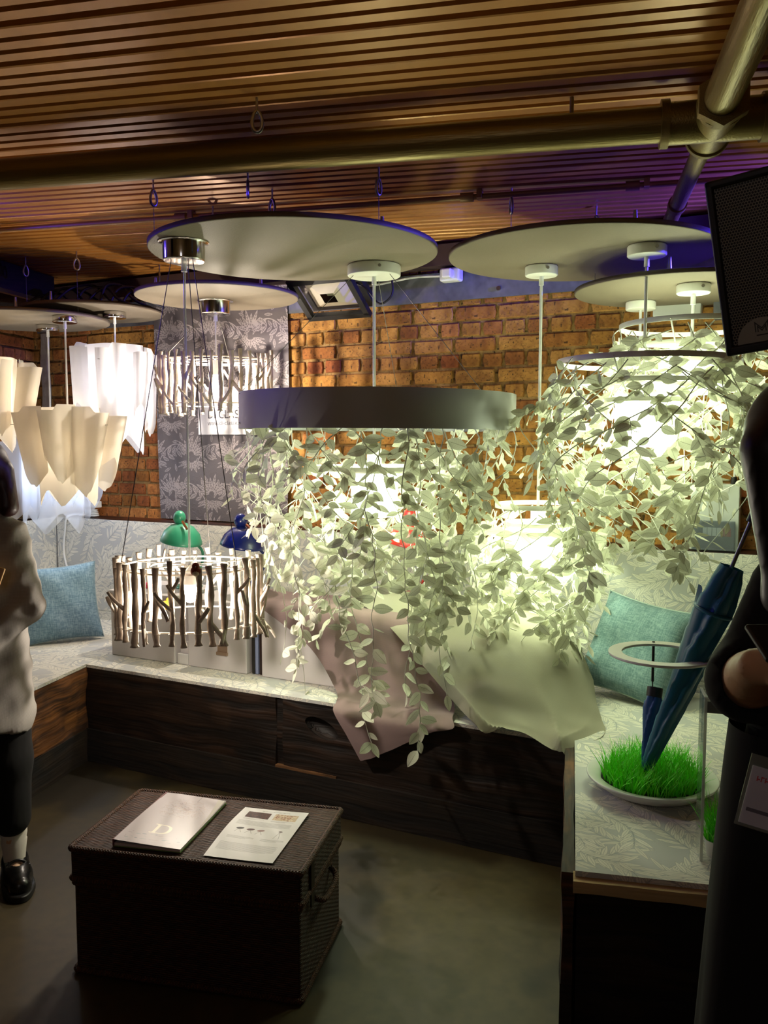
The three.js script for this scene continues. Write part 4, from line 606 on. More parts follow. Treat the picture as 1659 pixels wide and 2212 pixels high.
{ // acrylic riser and small pot of grass
  const a = phys({ color: '#f4f6f4', roughness: 0.04, transmission: 0.96, thickness: 0 }), edge = phys({ color: '#e6e8e4', roughness: 0.2, transmission: 0.5, thickness: 0 });
  const t = thing('acrylic_riser', 'clear acrylic display riser standing at the bench end', 'display stand', [0.337, SEAT + 0.003, -2.245]);
  mesh('side_sheet', box(0.006, 0.42, 0.085, 0.003, 0.21, -0.043), a, t); mesh('side_sheet', box(0.006, 0.42, 0.085, 0.397, 0.21, -0.043), a, t); mesh('top_sheet', box(0.40, 0.006, 0.085, 0.2, 0.423, -0.043), a, t); mesh('front_lip', box(0.39, 0.03, 0.005, 0.2, 0.402, -0.004), phys({ color: '#8a8a86', roughness: 0.15, transmission: 0.35, thickness: 0 }), t);
  mesh('edge_strip', merge([box(0.007, 0.42, 0.003, 0.003, 0.21, 0.0015), box(0.40, 0.007, 0.003, 0.2, 0.423, 0.0015), box(0.007, 0.003, 0.085, 0.003, 0.4275, -0.043)]), edge, t);
  const p = thing('grass_pot', 'small white pot of artificial grass below the acrylic riser', 'pot', [0.385, SEAT + 0.002, -2.285]);
  mesh('pot', lathe([[0, 0], [0.026, 0], [0.034, 0.045], [0.031, 0.045], [0.03, 0.036], [0, 0.036]], 32), whitePaint, p); grassBlades(p, 0.028, 0.10, 260, 0.034, 78);
}
// ------------------------------------------------------------------ things on the wall and ledge
{
  const t = thing('fuse_box', 'white electrical fuse box standing on the wooden ledge', 'fuse box', W(0.566, 1.086, -0.1), wallTurn);
  mesh('case', rbox(0.196, 0.284, 0.085, 0.005, 0, 0.142, 0), std({ color: '#cfd3cc', roughness: 0.45 }), t); mesh('label_plate', box(0.06, 0.018, 0.002, 0.025, 0.262, 0.0435), whitePaint, t);
  mesh('cable_gland', cyl(0.012, 0.014, 0.03, 0.07, 0.3, 0, 14), blackPlastic, t);
  const d = mesh('window_recess', box(0.165, 0.118, 0.004, 0, 0.068, 0.0435), std({ color: '#7d8184', roughness: 0.6 }), t);
  for (let k = 0; k < 6; k++) mesh(k > 3 ? 'main_switch' : 'breaker', box(0.017, 0.036, 0.012, -0.035 + k * 0.019, 0.082, 0.048), k > 3 ? std({ color: '#8c1f1a', roughness: 0.4 }) : whitePlastic, t);
  mesh('clear_cover', rbox(0.172, 0.125, 0.02, 0.004, 0, 0.068, 0.062), phys({ color: '#c6ccd2', roughness: 0.12, transmission: 0.85, thickness: 0 }), t);
  mesh('cable', sweep(curve([[0.07, 0.31, 0], [0.072, 0.36, -0.01], [0.08, 0.5, -0.06], [0.082, 1.1, -0.075]], 14), 0.005, 6), whitePlastic, t);
  const c = thing('coiled_cable', 'coil of white cable with a socket strip on the ledge', 'cable', W(-3.10, 1.086, -0.1), wallTurn);
  mesh('socket_strip', rbox(0.17, 0.04, 0.05, 0.005, 0.0, 0.075, -0.02), whitePlastic, c); for (let k = 0; k < 4; k++) { const g = torus(0.05 - 0.003 * k, 0.0055, 0.02, 0.008 + k * 0.011, 0, 6, 32); g.scale(1.25, 1, 0.8); mesh('cable_loop', g, whitePlastic, c); }
  single('hanging_cable', sweep(curve([W(-3.06, 1.10, -0.06), W(-3.14, 1.095, 0.012), W(-3.165, 1.0, 0.016), W(-3.18, 0.88, 0.016), W(-3.165, 0.80, 0.016), W(-3.14, 0.75, 0.02)].map(p => p), 24), 0.007, 8), whitePlastic, 'white cable hanging down the papered panel behind the blue cushion', 'cable');
  single('wall_conduit', (() => { const g = new THREE.BoxGeometry(0.06, 0.9, 0.02, 2, 14, 1), p = g.attributes.position; for (let i = 0; i < p.count; i++) p.setX(i, p.getX(i) + 0.006 * Math.sin(p.getY(i) * 19)); g.computeVertexNormals(); return meterUV(g); })(), std({ color: '#b9b4b0', map: scaled(twigTex, 3), roughness: 0.8 }), 'pale painted vertical batten on the brick wall behind the paper lamps', 'batten', W(-3.51, 1.79, -0.185), wallTurn);
  const f = thing('floodlight', 'black floodlight with a pale reflector, switched off, above the wallpaper edge', 'floodlight', W(-1.27, 2.285, 0.02), wallTurn);
  const head = new THREE.Group(); head.name = 'head'; f.add(head); head.rotation.x = 0.95;
  mesh('housing', merge([box(0.36, 0.03, 0.03, 0, 0.125, 0.02), box(0.36, 0.03, 0.03, 0, -0.125, 0.02), box(0.03, 0.25, 0.03, 0.165, 0, 0.02), box(0.03, 0.25, 0.03, -0.165, 0, 0.02), box(0.36, 0.28, 0.04, 0, 0, -0.06)]), blackPlastic, head);
  const ref = new THREE.CylinderGeometry(0.055, 0.2, 0.06, 4, 1, true); ref.rotateY(Math.PI / 4); ref.rotateX(-Math.PI / 2); ref.scale(1, 0.8, -1); ref.translate(0, 0, -0.008); mesh('reflector', ref.toNonIndexed(), std({ color: '#d6cdb8', roughness: 0.45, metalness: 0.3, side: THREE.DoubleSide }), head); head.children[1].geometry.computeVertexNormals(); mesh('reflector_floor', box(0.09, 0.075, 0.004, 0, 0, -0.036), std({ color: '#c9c0aa', roughness: 0.5 }), head);
  mesh('glass', box(0.30, 0.22, 0.003, 0, 0, 0.024), phys({ color: '#ffffff', roughness: 0.02, transmission: 1, thickness: 0 }), head);
  mesh('bracket', box(0.03, 0.16, 0.03, 0, 0.12, -0.08), blackPlastic, f); mesh('cable', sweep(curve([[0.1, 0.06, 0], [0.2, 0.02, 0.0], [0.27, -0.06, -0.02], [0.33, -0.02, -0.03], [0.31, 0.12, -0.05]], 20), 0.005, 6), blackPlastic, f);
  const a = thing('power_adapter', 'white plug adapter in the gap between the two big round panels', 'adapter', W(-0.68, 2.36, -0.14), wallTurn);
  mesh('adapter_body', rbox(0.105, 0.065, 0.06, 0.012, 0, 0, 0), whitePlastic, a); mesh('plug', rbox(0.05, 0.045, 0.05, 0.01, 0.0, 0, 0.045), whitePlastic, a); mesh('cable', sweep(curve([[-0.05, 0, 0], [-0.2, 0.006, 0], [-0.45, -0.015, 0], [-0.7, 0.0, 0]], 14), 0.006, 6), whitePlastic, a);
  const pb = thing('wall_junction_boxes', 'grey junction boxes on the wall behind the high leaf lamp', 'junction box', W(0.44, 2.13, -0.15), wallTurn); mesh('box_cover', rbox(0.2, 0.07, 0.06, 0.006, -0.06, 0, 0), whitePlastic, pb); mesh('box_body', rbox(0.26, 0.08, 0.07, 0.006, 0.22, -0.02, 0), zincMat, pb);
}
// ------------------------------------------------------------------ loudspeaker
{
  const grille = canvasTex(512, 512, (g, w, h) => { g.fillStyle = '#8f8878'; g.fillRect(0, 0, w, h); g.fillStyle = '#060606'; const n = 12, s = w / n; for (let j = -1; j <= n; j++) for (let i = -1; i <= n; i++) { g.beginPath(); const cx = (i + (j % 2 ? 0.5 : 0)) * s + s / 2, cy = j * s + s / 2; for (let k = 0; k < 6; k++) { const a = k * Math.PI / 3 + Math.PI / 6; g.lineTo(cx + Math.cos(a) * s * 0.44, cy + Math.sin(a) * s * 0.48); } g.fill(); } });
  const t = thing('loudspeaker', 'black loudspeaker with a perforated grille hanging under the ceiling', 'loudspeaker', [0.518, 1.974, -2.098], 0);
  const h = new THREE.Group(); h.name = 'cabinet'; t.add(h); h.rotation.set(0.16, -0.3, 0.13, 'YXZ');
  const Wd = 0.42, H = 0.40; 
  mesh('case', rbox(Wd, H, 0.24, 0.012, 0, 0, -0.13), std({ color: '#0d0d0d', roughness: 0.55 }), h);
  mesh('frame', merge([rbox(Wd, 0.018, 0.03, 0.006, 0, H / 2 - 0.009, 0), rbox(Wd, 0.022, 0.03, 0.006, 0, -H / 2 + 0.011, 0), rbox(0.018, H, 0.03, 0.006, -Wd / 2 + 0.009, 0, 0), rbox(0.018, H, 0.03, 0.006, Wd / 2 - 0.009, 0, 0)]), std({ color: '#191917', roughness: 0.5 }), h);
  mesh('grille', box(Wd - 0.03, H - 0.035, 0.006, 0, 0, 0), std({ map: scaled(grille, 1 / 0.075), roughness: 0.5, metalness: 0.2 }), h);
  const logoTex = canvasTex(256, 128, (g, w, hh) => { g.fillStyle = '#a9a79c'; g.fillRect(0, 0, w, hh); g.strokeStyle = '#2c2c28'; g.lineWidth = 5; g.beginPath(); g.moveTo(96, 76); g.lineTo(96, 24); g.lineTo(128, 58); g.lineTo(160, 24); g.lineTo(160, 76); g.stroke(); g.beginPath(); g.moveTo(108, 76); g.lineTo(108, 46); g.lineTo(128, 70); g.lineTo(148, 46); g.lineTo(148, 76); g.stroke(); g.fillStyle = '#2c2c28'; g.fillRect(98, 90, 60, 6); });
  const sh = new THREE.Shape(); sh.absarc(0, 0, 0.055, 0, Math.PI, false); sh.closePath(); const lg = new THREE.ExtrudeGeometry(sh, { depth: 0.003, bevelEnabled: false, curveSegments: 30 }); const lp = lg.attributes.position, lu = lg.attributes.uv; for (let i = 0; i < lp.count; i++) lu.setXY(i, lp.getX(i) / 0.11 + 0.5, lp.getY(i) / 0.055);
  const lo = mesh('badge', lg, std({ map: logoTex, roughness: 0.5 }), h); lo.position.set(-0.127, -H / 2 + 0.022, 0.004);
  mesh('mounting_bracket', box(0.03, 0.4, 0.04, 0.1, 0.36, -0.16), blackPlastic, t);
}
// ------------------------------------------------------------------ wicker trunk with papers
{
  const wk = (u, v) => { const n = 8, m = 16, i = Math.floor(u * n), j = Math.floor(v * m), fu = u * n - i, fv = v * m - j, over = (i + j) % 2; const a = Math.sin(Math.PI * fv) * (over ? 0.55 + 0.45 * Math.sin(Math.PI * fu) : 0.55 - 0.35 * Math.sin(Math.PI * fu)); return [a, hash2(j, Math.floor(i / 3), 5)]; };
  const wt = tex(256, 256, (u, v) => { const [a, b] = wk(u, v), k = 0.35 + 0.65 * a; return mix3([60, 40, 26], [190, 140, 92], clamp(0.25 + 0.55 * b)).map(x => x * (0.75 + 0.25 * k)); });
  const wb = tex(256, 256, (u, v) => { const a = wk(u, v)[0] * 255; return [a, a, a]; }, false);
  const wm = std({ color: '#8c6a48', map: scaled(wt, 10), bumpMap: scaled(wb, 10), bumpScale: 0.005, roughness: 0.6 });
  const rope = std({ color: '#a88660', map: scaled(wt, 30, 14), bumpMap: scaled(wb, 30, 14), bumpScale: 0.003, roughness: 0.6 });
  const t = thing('wicker_trunk', 'dark wicker trunk standing on the floor with papers on its lid', 'trunk', [-1.05, 0, -2.345]);
  const w = 0.70, d = 0.42; mesh('body', rbox(w - 0.012, 0.285, d - 0.012, 0.012, 0, 0.1425, 0), wm, t); const lid = mesh('lid', rbox(w, 0.098, d, 0.012, 0, 0.334, 0), wm, t);
  const rim = (y, e, r) => { const p = [], a = w / 2 - 0.012 + e, b = d / 2 - 0.012 + e; for (const [sx, sz, a0] of [[1, 1, 0], [-1, 1, 1], [-1, -1, 2], [1, -1, 3]]) for (let k = 0; k <= 4; k++) { const an = (a0 + k / 4) * Math.PI / 2; p.push(V(sx * a + Math.cos(an) * 0.012, y, sz * b + Math.sin(an) * 0.012)); } p.push(p[0].clone()); return sweep(p, r, 8, 1); };
  mesh('rope_rim', rim(0.379, 0.0, 0.009), rope, lid); mesh('rope_rim', rim(0.29, 0.0, 0.008), rope, lid); mesh('rope_rim', rim(0.275, -0.004, 0.007), rope, t); mesh('rope_rim', rim(0.012, -0.004, 0.009), rope, t);
  mesh('side_handle', sweep(curve([[w / 2 - 0.002, 0.25, 0.09], [w / 2 + 0.02, 0.235, 0.07], [w / 2 + 0.022, 0.225, 0], [w / 2 + 0.02, 0.235, -0.07], [w / 2 - 0.002, 0.25, -0.09]], 20), 0.009, 8), rope, t);
  mesh('hasp_strap', box(0.004, 0.13, 0.03, w / 2 + 0.004, 0.31, 0.12), std({ color: '#1b120c', roughness: 0.5 }), t);
  const magTex = canvasTex(512, 768, (g, W2, H2) => { g.fillStyle = '#b9b0b4'; g.fillRect(0, 0, W2, H2); const r = rng(8); for (let k = 0; k < 340; k++) { const a = r() * 6.28, q = r() * 150; g.strokeStyle = ['#9c8886', '#a88682', '#8a8088', '#b09a88'][k % 4]; g.lineWidth = 1.5; g.beginPath(); const x = 270 + Math.cos(a) * q, y = 250 + Math.sin(a) * q * 0.95; g.moveTo(x, y); g.lineTo(x + (r() - 0.5) * 60, y + (r() - 0.5) * 40); g.stroke(); } g.strokeStyle = '#8a8288'; g.lineWidth = 3; g.beginPath(); g.moveTo(290, 0); g.lineTo(290, 120); g.stroke(); g.fillStyle = '#ece6d2'; g.font = '150px serif'; g.fillText('D', 205, 590); for (let k = 0; k < 26; k++) { g.fillStyle = ['#8c8f9a', '#a79aa0', '#9aa0a4'][k % 3]; g.beginPath(); g.ellipse(30 + r() * 450, 600 + r() * 90, 16 * r() + 4, 4 * r() + 2, 0, 0, 7); g.fill(); } });
  const mp = sheet([[[-0.102, 0.021, -0.17], [-0.05, 0.019, -0.172], [0.05, 0.013, -0.172], [0.104, 0.010, -0.17]], [[-0.104, 0.024, 0], [-0.05, 0.022, 0], [0.05, 0.015, 0], [0.104, 0.011, 0]], [[-0.104, 0.022, 0.17], [-0.05, 0.02, 0.172], [0.05, 0.015, 0.172], [0.104, 0.012, 0.17]]], 12, 12); const mu = mp.attributes.uv; for (let i = 0; i < mu.count; i++) mu.setY(i, 1 - mu.getY(i));
  const m = thing('magazine', 'thick magazine with a pale cover and a large letter D on the trunk', 'magazine', [-1.174, 0.384, -2.335], 0.01);
  mesh('cover', mp, std({ map: magTex, roughness: 0.35, side: THREE.DoubleSide }), m); mesh('pages', box(0.204, 0.008, 0.338, 0, 0.0075, 0), std({ color: '#c9c3bd', roughness: 0.9 }), m); mesh('spine', box(0.006, 0.021, 0.34, -0.104, 0.0115, 0), std({ color: '#6a3a3c', roughness: 0.5 }), m); mesh('back_cover', box(0.208, 0.002, 0.34, 0, 0.002, 0), std({ color: '#7fa060', roughness: 0.5 }), m);
  const shTex = canvasTex(512, 768, (g, W2, H2) => { const r = rng(4); g.fillStyle = '#e2e0e2'; g.fillRect(0, 0, W2, H2); g.fillStyle = '#4a4648'; for (let k = 0; k < 22; k++) g.fillRect(170 + k * 9, 60, 5, 6 + (k * 7) % 4); const ph = (x, y, w2, h2, base, sp) => { g.fillStyle = base; g.fillRect(x, y, w2, h2); for (let k = 0; k < 160; k++) { g.fillStyle = sp[k % sp.length]; g.globalAlpha = 0.5; g.beginPath(); g.arc(x + 8 + r() * (w2 - 16), y + 8 + r() * (h2 - 16), r() * 8, 0, 7); g.fill(); } g.globalAlpha = 1; }; ph(80, 100, 165, 110, '#3c120e', ['#5a2018', '#2a0c0a', '#7a4030']); ph(275, 100, 165, 110, '#c9b49a', ['#8c4630', '#e6d8c0', '#6a2e20', '#efe6d4']); const lines = (x, y, w2, n) => { g.fillStyle = '#a5a2a4'; for (let k = 0; k < n; k++) g.fillRect(x, y + k * 10, w2 - (k === n - 1 ? 60 : r() * 12), 3.5); }; lines(80, 225, 150, 2); lines(275, 225, 160, 2); lines(60, 262, 380, 7); [['#24201f', 120], ['#5a3c40', 190], ['#9a7c7c', 260]].forEach(([c, x]) => { g.fillStyle = c; g.beginPath(); g.ellipse(x, 385, 26, 14, -0.3, 0, 7); g.fill(); g.strokeStyle = '#6a6464'; g.lineWidth = 2; g.beginPath(); g.moveTo(x, 395); g.lineTo(x - 24, 440); g.moveTo(x, 395); g.lineTo(x + 22, 440); g.stroke(); }); g.fillStyle = '#6a5a5e'; g.beginPath(); g.ellipse(390, 372, 13, 9, 0, 0, 7); g.fill(); g.beginPath(); g.moveTo(390, 380); g.lineTo(370, 470); g.moveTo(390, 380); g.lineTo(408, 470); g.stroke(); lines(70, 485, 190, 3); lines(300, 485, 170, 3); lines(55, 560, 400, 9); });
  const pg = sheet([[[-0.105, 0.004, -0.163], [0, 0.003, -0.163], [0.108, 0.006, -0.16]], [[-0.112, 0.003, -0.03], [0, 0.002, -0.02], [0.105, 0.002, -0.02]], [[-0.103, 0.002, 0.16], [0, 0.002, 0.162], [0.104, 0.003, 0.163]]], 10, 14); const pu = pg.attributes.uv; for (let i = 0; i < pu.count; i++) pu.setY(i, 1 - pu.getY(i));
  single('printed_sheet', pg, std({ map: shTex, roughness: 0.6, side: THREE.DoubleSide }), 'single printed sheet with two photographs lying on the trunk', 'paper', [-0.895, 0.3845, -2.325], 0.0);
}

// ------------------------------------------------------------------ people
// mesh of a smooth distance field on a grid (surface nets)
function nets(f, lo, hi, cell) {
  const nx = Math.ceil((hi[0] - lo[0]) / cell) + 1, ny = Math.ceil((hi[1] - lo[1]) / cell) + 1, nz = Math.ceil((hi[2] - lo[2]) / cell) + 1, F = new Float32Array(nx * ny * nz), id = (i, j, k) => (k * ny + j) * nx + i;
  for (let k = 0; k < nz; k++) for (let j = 0; j < ny; j++) for (let i = 0; i < nx; i++) F[id(i, j, k)] = f(lo[0] + i * cell, lo[1] + j * cell, lo[2] + k * cell);
  const pos = [], vid = new Int32Array(nx * ny * nz).fill(-1), idx = [];
  for (let k = 0; k < nz - 1; k++) for (let j = 0; j < ny - 1; j++) for (let i = 0; i < nx - 1; i++) {
    let c = 0, sx = 0, sy = 0, sz = 0; const v = []; for (let q = 0; q < 8; q++) v.push(F[id(i + (q & 1), j + ((q >> 1) & 1), k + (q >> 2))]);
    for (let a = 0; a < 8; a++) for (const b of [1, 2, 4]) { if (a & b) continue; const d = a | b; if ((v[a] < 0) !== (v[d] < 0)) { const t = v[a] / (v[a] - v[d]); sx += (a & 1) + (b === 1 ? t : 0); sy += ((a >> 1) & 1) + (b === 2 ? t : 0); sz += (a >> 2) + (b === 4 ? t : 0); c++; } }
    if (c) { vid[id(i, j, k)] = pos.length / 3; pos.push(lo[0] + (i + sx / c) * cell, lo[1] + (j + sy / c) * cell, lo[2] + (k + sz / c) * cell); }
  }
  const quad = (a, b, c, d, flip) => { if (a < 0 || b < 0 || c < 0 || d < 0) return; flip ? idx.push(a, c, b, a, d, c) : idx.push(a, b, c, a, c, d); };
  for (let k = 1; k < nz - 1; k++) for (let j = 1; j < ny - 1; j++) for (let i = 1; i < nx - 1; i++) {
    const s = F[id(i, j, k)] < 0;
    if (s !== F[id(i + 1, j, k)] < 0) quad(vid[id(i, j - 1, k - 1)], vid[id(i, j, k - 1)], vid[id(i, j, k)], vid[id(i, j - 1, k)], !s);
    if (s !== F[id(i, j + 1, k)] < 0) quad(vid[id(i - 1, j, k - 1)], vid[id(i - 1, j, k)], vid[id(i, j, k)], vid[id(i, j, k - 1)], !s);
    if (s !== F[id(i, j, k + 1)] < 0) quad(vid[id(i - 1, j - 1, k)], vid[id(i, j - 1, k)], vid[id(i, j, k)], vid[id(i - 1, j, k)], !s);
  }
  const g = new THREE.BufferGeometry(); g.setAttribute('position', new THREE.Float32BufferAttribute(pos, 3)); g.setIndex(idx); g.computeVertexNormals(); return meterUV(g);
}
const smin = (a, b, k) => { const h = Math.max(k - Math.abs(a - b), 0) / k; return Math.min(a, b) - h * h * k * 0.25; };
function cap(a, b, r1, r2, fz = 1) { const ax = a[0], ay = a[1], az = a[2], dx = b[0] - ax, dy = b[1] - ay, dz = b[2] - az, dd = dx * dx + dy * dy + dz * dz; return (x, y, z) => { let t = ((x - ax) * dx + (y - ay) * dy + (z - az) * dz) / dd; t = t < 0 ? 0 : t > 1 ? 1 : t; const ex = x - ax - dx * t, ey = y - ay - dy * t, ez = (z - az - dz * t) / fz; return (Math.sqrt(ex * ex + ey * ey + ez * ez) - (r1 + (r2 - r1) * t)) * Math.min(1, fz); }; }
function ell(c, r) { const m = Math.min(...r); return (x, y, z) => { const a = (x - c[0]) / r[0], b = (y - c[1]) / r[1], d = (z - c[2]) / r[2]; return (Math.sqrt(a * a + b * b + d * d) - 1) * m; }; }
function field(list, k) { return (x, y, z) => { let d = 1e3; for (const [f, kk] of list) d = smin(d, f(x, y, z), kk || k); return d; }; }
const skin = std({ color: '#c99a72', roughness: 0.6 }), skinB = std({ color: '#d2aa8a', roughness: 0.6 }), blackCloth = std({ color: '#0c0b0c', map: scaled(weave, 10), roughness: 0.95 });
const hairTex = tex(256, 128, (u, v) => { const a = fbm(u, v, 120, 3, 7, 2); return mix3([90, 60, 44], [255, 230, 210], a); });
function handField(wrist, palmC, fingers, thumb, r = 0.0095) { const L = [[cap(wrist, palmC, 0.024, 0.027), 0.02]]; for (const fr of fingers) for (let i = 0; i < fr.length - 1; i++) L.push([cap(fr[i], fr[i + 1], r - i * 0.0008, r - (i + 1) * 0.0008), i ? 0.004 : 0.010]); for (let i = 0; i < thumb.length - 1; i++) L.push([cap(thumb[i], thumb[i + 1], 0.012 - i * 0.001, 0.011 - i * 0.001), i ? 0.004 : 0.012]); return field(L, 0.006); }
const YAW = THREE.MathUtils.degToRad(12.4);
const camLocal = (X, D) => [X * Math.cos(YAW) - D * Math.sin(YAW), 0, -X * Math.sin(YAW) - D * Math.cos(YAW)];
{ // person in black looking at a phone, cut off by the picture edge
  const t = thing('person', 'person in black with long dark hair looking down at a phone', 'person', camLocal(0.716, 1.27), YAW);
  // body: head, neck, arms, hands, legs as one skin surface
  const hc = [-0.082, 1.515, 0.02];
  const headF = field([[ell([hc[0], hc[1] + 0.03, hc[2] - 0.012], [0.074, 0.088, 0.092])], [ell([hc[0] + 0.004, hc[1] - 0.04, hc[2] + 0.022], [0.058, 0.068, 0.066])], [ell([hc[0] + 0.002, hc[1] - 0.09, hc[2] + 0.055], [0.022, 0.018, 0.02])], [cap([hc[0] + 0.003, hc[1] + 0.005, hc[2] + 0.088], [hc[0] + 0.003, hc[1] - 0.03, hc[2] + 0.104], 0.008, 0.013), 0.015], [ell([hc[0] + 0.003, hc[1] - 0.062, hc[2] + 0.084], [0.022, 0.008, 0.012]), 0.01], [ell([hc[0] - 0.073, hc[1] - 0.01, hc[2] - 0.01], [0.01, 0.028, 0.018]), 0.008], [ell([hc[0] + 0.075, hc[1] - 0.01, hc[2] - 0.01], [0.01, 0.028, 0.018]), 0.008], [ell([hc[0] - 0.028, hc[1], hc[2] + 0.076], [0.016, 0.009, 0.012]), 0.008], [ell([hc[0] + 0.034, hc[1], hc[2] + 0.076], [0.016, 0.009, 0.012]), 0.008], [cap([hc[0], hc[1] - 0.06, hc[2] - 0.02], [0, 1.36, -0.02], 0.048, 0.055), 0.04]], 0.035);
  const bodyF = field([[cap([0, 1.37, -0.02], [0, 1.0, -0.01], 0.06, 0.1)], [cap([-0.115, 1.32, -0.01], [-0.165, 1.195, 0.0], 0.026, 0.03)], [cap([-0.178, 1.2, 0.035], [-0.23, 1.258, 0.175], 0.043, 0.025)], [cap([0.11, 1.32, -0.01], [0.14, 1.09, 0.09], 0.03, 0.03)], [cap([0.14, 1.09, 0.09], [-0.11, 1.215, 0.2], 0.034, 0.022)], [cap([0, 1.32, -0.015], [-0.11, 1.32, -0.01], 0.035, 0.022)], [cap([0, 1.32, -0.015], [0.11, 1.32, -0.01], 0.035, 0.022)], [cap([-0.07, 0.9, 0], [-0.075, 0.46, 0.01], 0.07, 0.05)], [cap([-0.075, 0.46, 0.01], [-0.08, 0.06, -0.01], 0.048, 0.032)], [cap([0.07, 0.9, 0], [0.075, 0.46, 0.01], 0.07, 0.05)], [cap([0.075, 0.46, 0.01], [0.08, 0.06, -0.01], 0.048, 0.032)], [cap([-0.08, 0.05, -0.01], [-0.085, 0.03, 0.13], 0.034, 0.028)], [cap([0.08, 0.05, -0.01], [0.085, 0.03, 0.13], 0.034, 0.028)]], 0.03);
  const hand1 = handField([-0.230, 1.258, 0.175], [-0.208, 1.266, 0.205], [[[-0.223, 1.25, 0.215], [-0.195, 1.243, 0.228], [-0.165, 1.246, 0.226]], [[-0.215, 1.262, 0.22], [-0.185, 1.254, 0.232], [-0.155, 1.257, 0.228]], [[-0.207, 1.274, 0.222], [-0.177, 1.268, 0.234], [-0.149, 1.27, 0.228]], [[-0.200, 1.284, 0.222], [-0.175, 1.281, 0.232], [-0.151, 1.282, 0.226]]], [[-0.215, 1.28, 0.195], [-0.205, 1.303, 0.195], [-0.180, 1.312, 0.2]]);
  const hand2 = handField([-0.110, 1.215, 0.2], [-0.142, 1.228, 0.212], [[[-0.160, 1.215, 0.218], [-0.188, 1.21, 0.226], [-0.208, 1.213, 0.22]], [[-0.160, 1.228, 0.22], [-0.190, 1.224, 0.23], [-0.213, 1.227, 0.222]], [[-0.158, 1.24, 0.22], [-0.180, 1.238, 0.23], [-0.200, 1.24, 0.224]], [[-0.150, 1.25, 0.218], [-0.170, 1.25, 0.226], [-0.185, 1.25, 0.222]]], [[-0.130, 1.245, 0.2], [-0.118, 1.27, 0.2], [-0.120, 1.295, 0.205]]);
  mesh('body', merge([nets(headF, [-0.13, 1.36, -0.12], [0.07, 1.66, 0.15], 0.006), nets(bodyF, [-0.30, -0.01, -0.14], [0.23, 1.46, 0.25], 0.012), nets(hand1, [-0.28, 1.21, 0.14], [-0.11, 1.34, 0.26], 0.004), nets(hand2, [-0.25, 1.17, 0.16], [-0.07, 1.32, 0.26], 0.004)]), skin, t);
  for (const ex of [-0.028, 0.034]) mesh('eye', ball(0.009, hc[0] + ex, hc[1] - 0.002, hc[2] + 0.081, 1.3, 0.35, 0.6), std({ color: '#1c1410', roughness: 0.3 }), t);
  mesh('lips', ball(0.012, hc[0] + 0.003, hc[1] - 0.062, hc[2] + 0.092, 1.5, 0.5, 0.5), std({ color: '#9a5a50', roughness: 0.5 }), t);
  const topF = field([[cap([0, 1.31, -0.01], [-0.035, 1.17, 0.0], 0.118, 0.108, 0.8)], [cap([-0.03, 1.17, 0.0], [-0.035, 1.05, 0.0], 0.108, 0.138, 0.8)], [cap([-0.11, 1.33, -0.01], [-0.168, 1.195, 0.0], 0.05, 0.05), 0.04], [cap([-0.168, 1.195, 0.0], [-0.18, 1.196, 0.03], 0.055, 0.06), 0.02], [cap([0.12, 1.33, -0.01], [0.145, 1.09, 0.085], 0.05, 0.046), 0.04], [cap([0.145, 1.09, 0.085], [0.08, 1.12, 0.115], 0.047, 0.042), 0.02], [cap([-0.04, 1.35, -0.02], [0.04, 1.35, -0.02], 0.05, 0.05), 0.04]], 0.035);
  // cut the sleeve open below the elbow and the neck
  mesh('top', nets((x, y, z) => Math.max(topF(x, y, z), -cap([-0.178, 1.208, 0.06], [-0.23, 1.275, 0.25], 0.049, 0.075)(x, y, z), -cap([0, 1.36, 0.0], [0, 1.45, 0.02], 0.055, 0.06)(x, y, z)), [-0.27, 0.88, -0.16], [0.25, 1.44, 0.2], 0.01), blackCloth, t);
  const sk = []; for (let j = 0; j <= 10; j++) { const f = j / 10; sk.push(Array.from({ length: 33 }, (_, i) => { const a = i / 32 * 6.2832, w = lerp(0.15, 0.198, Math.pow(f, 0.85)) * (1 + 0.035 * f * Math.sin(a * 9)), d = lerp(0.112, 0.15, f) * (1 + 0.035 * f * Math.sin(a * 9)); return [-0.036 + Math.cos(a) * w, lerp(1.12, 0.42, f), Math.sin(a) * d]; })); }
  mesh('skirt', sheet(sk, 64, 24), std({ color: '#0c0b0c', map: scaled(weave, 10), roughness: 0.95, side: THREE.DoubleSide }), t);
  for (const s of [-1, 1]) mesh('shoe', rbox(0.085, 0.07, 0.23, 0.03, s * 0.082, 0.036, 0.055), blackPlastic, t);
  const hairF = field([[ell([hc[0] - 0.004, hc[1] + 0.045, hc[2] - 0.022], [0.09, 0.095, 0.105])], [cap([hc[0] - 0.076, hc[1] + 0.02, hc[2] + 0.0], [-0.128, 1.32, 0.03], 0.037, 0.027)], [cap([-0.128, 1.32, 0.03], [-0.12, 1.24, 0.06], 0.026, 0.012)], [cap([hc[0] + 0.082, hc[1] + 0.02, hc[2] + 0.0], [0.08, 1.32, 0.03], 0.034, 0.024)], [cap([hc[0], hc[1], hc[2] - 0.08], [0, 1.3, -0.1], 0.07, 0.05)]], 0.03);
  mesh('hair', nets((x, y, z) => Math.max(hairF(x, y, z), -ell([hc[0] + 0.004, hc[1] - 0.045, hc[2] + 0.1], [0.055, 0.105, 0.1])(x, y, z)), [-0.26, 1.2, -0.2], [0.16, 1.69, 0.15], 0.008), std({ color: '#241407', map: scaled(hairTex, 6, 2), roughness: 0.42 }), t);
  const O = t.position, loc = (x, y, z) => [O.x + x * Math.cos(YAW) + z * Math.sin(YAW), y, O.z - x * Math.sin(YAW) + z * Math.cos(YAW)];
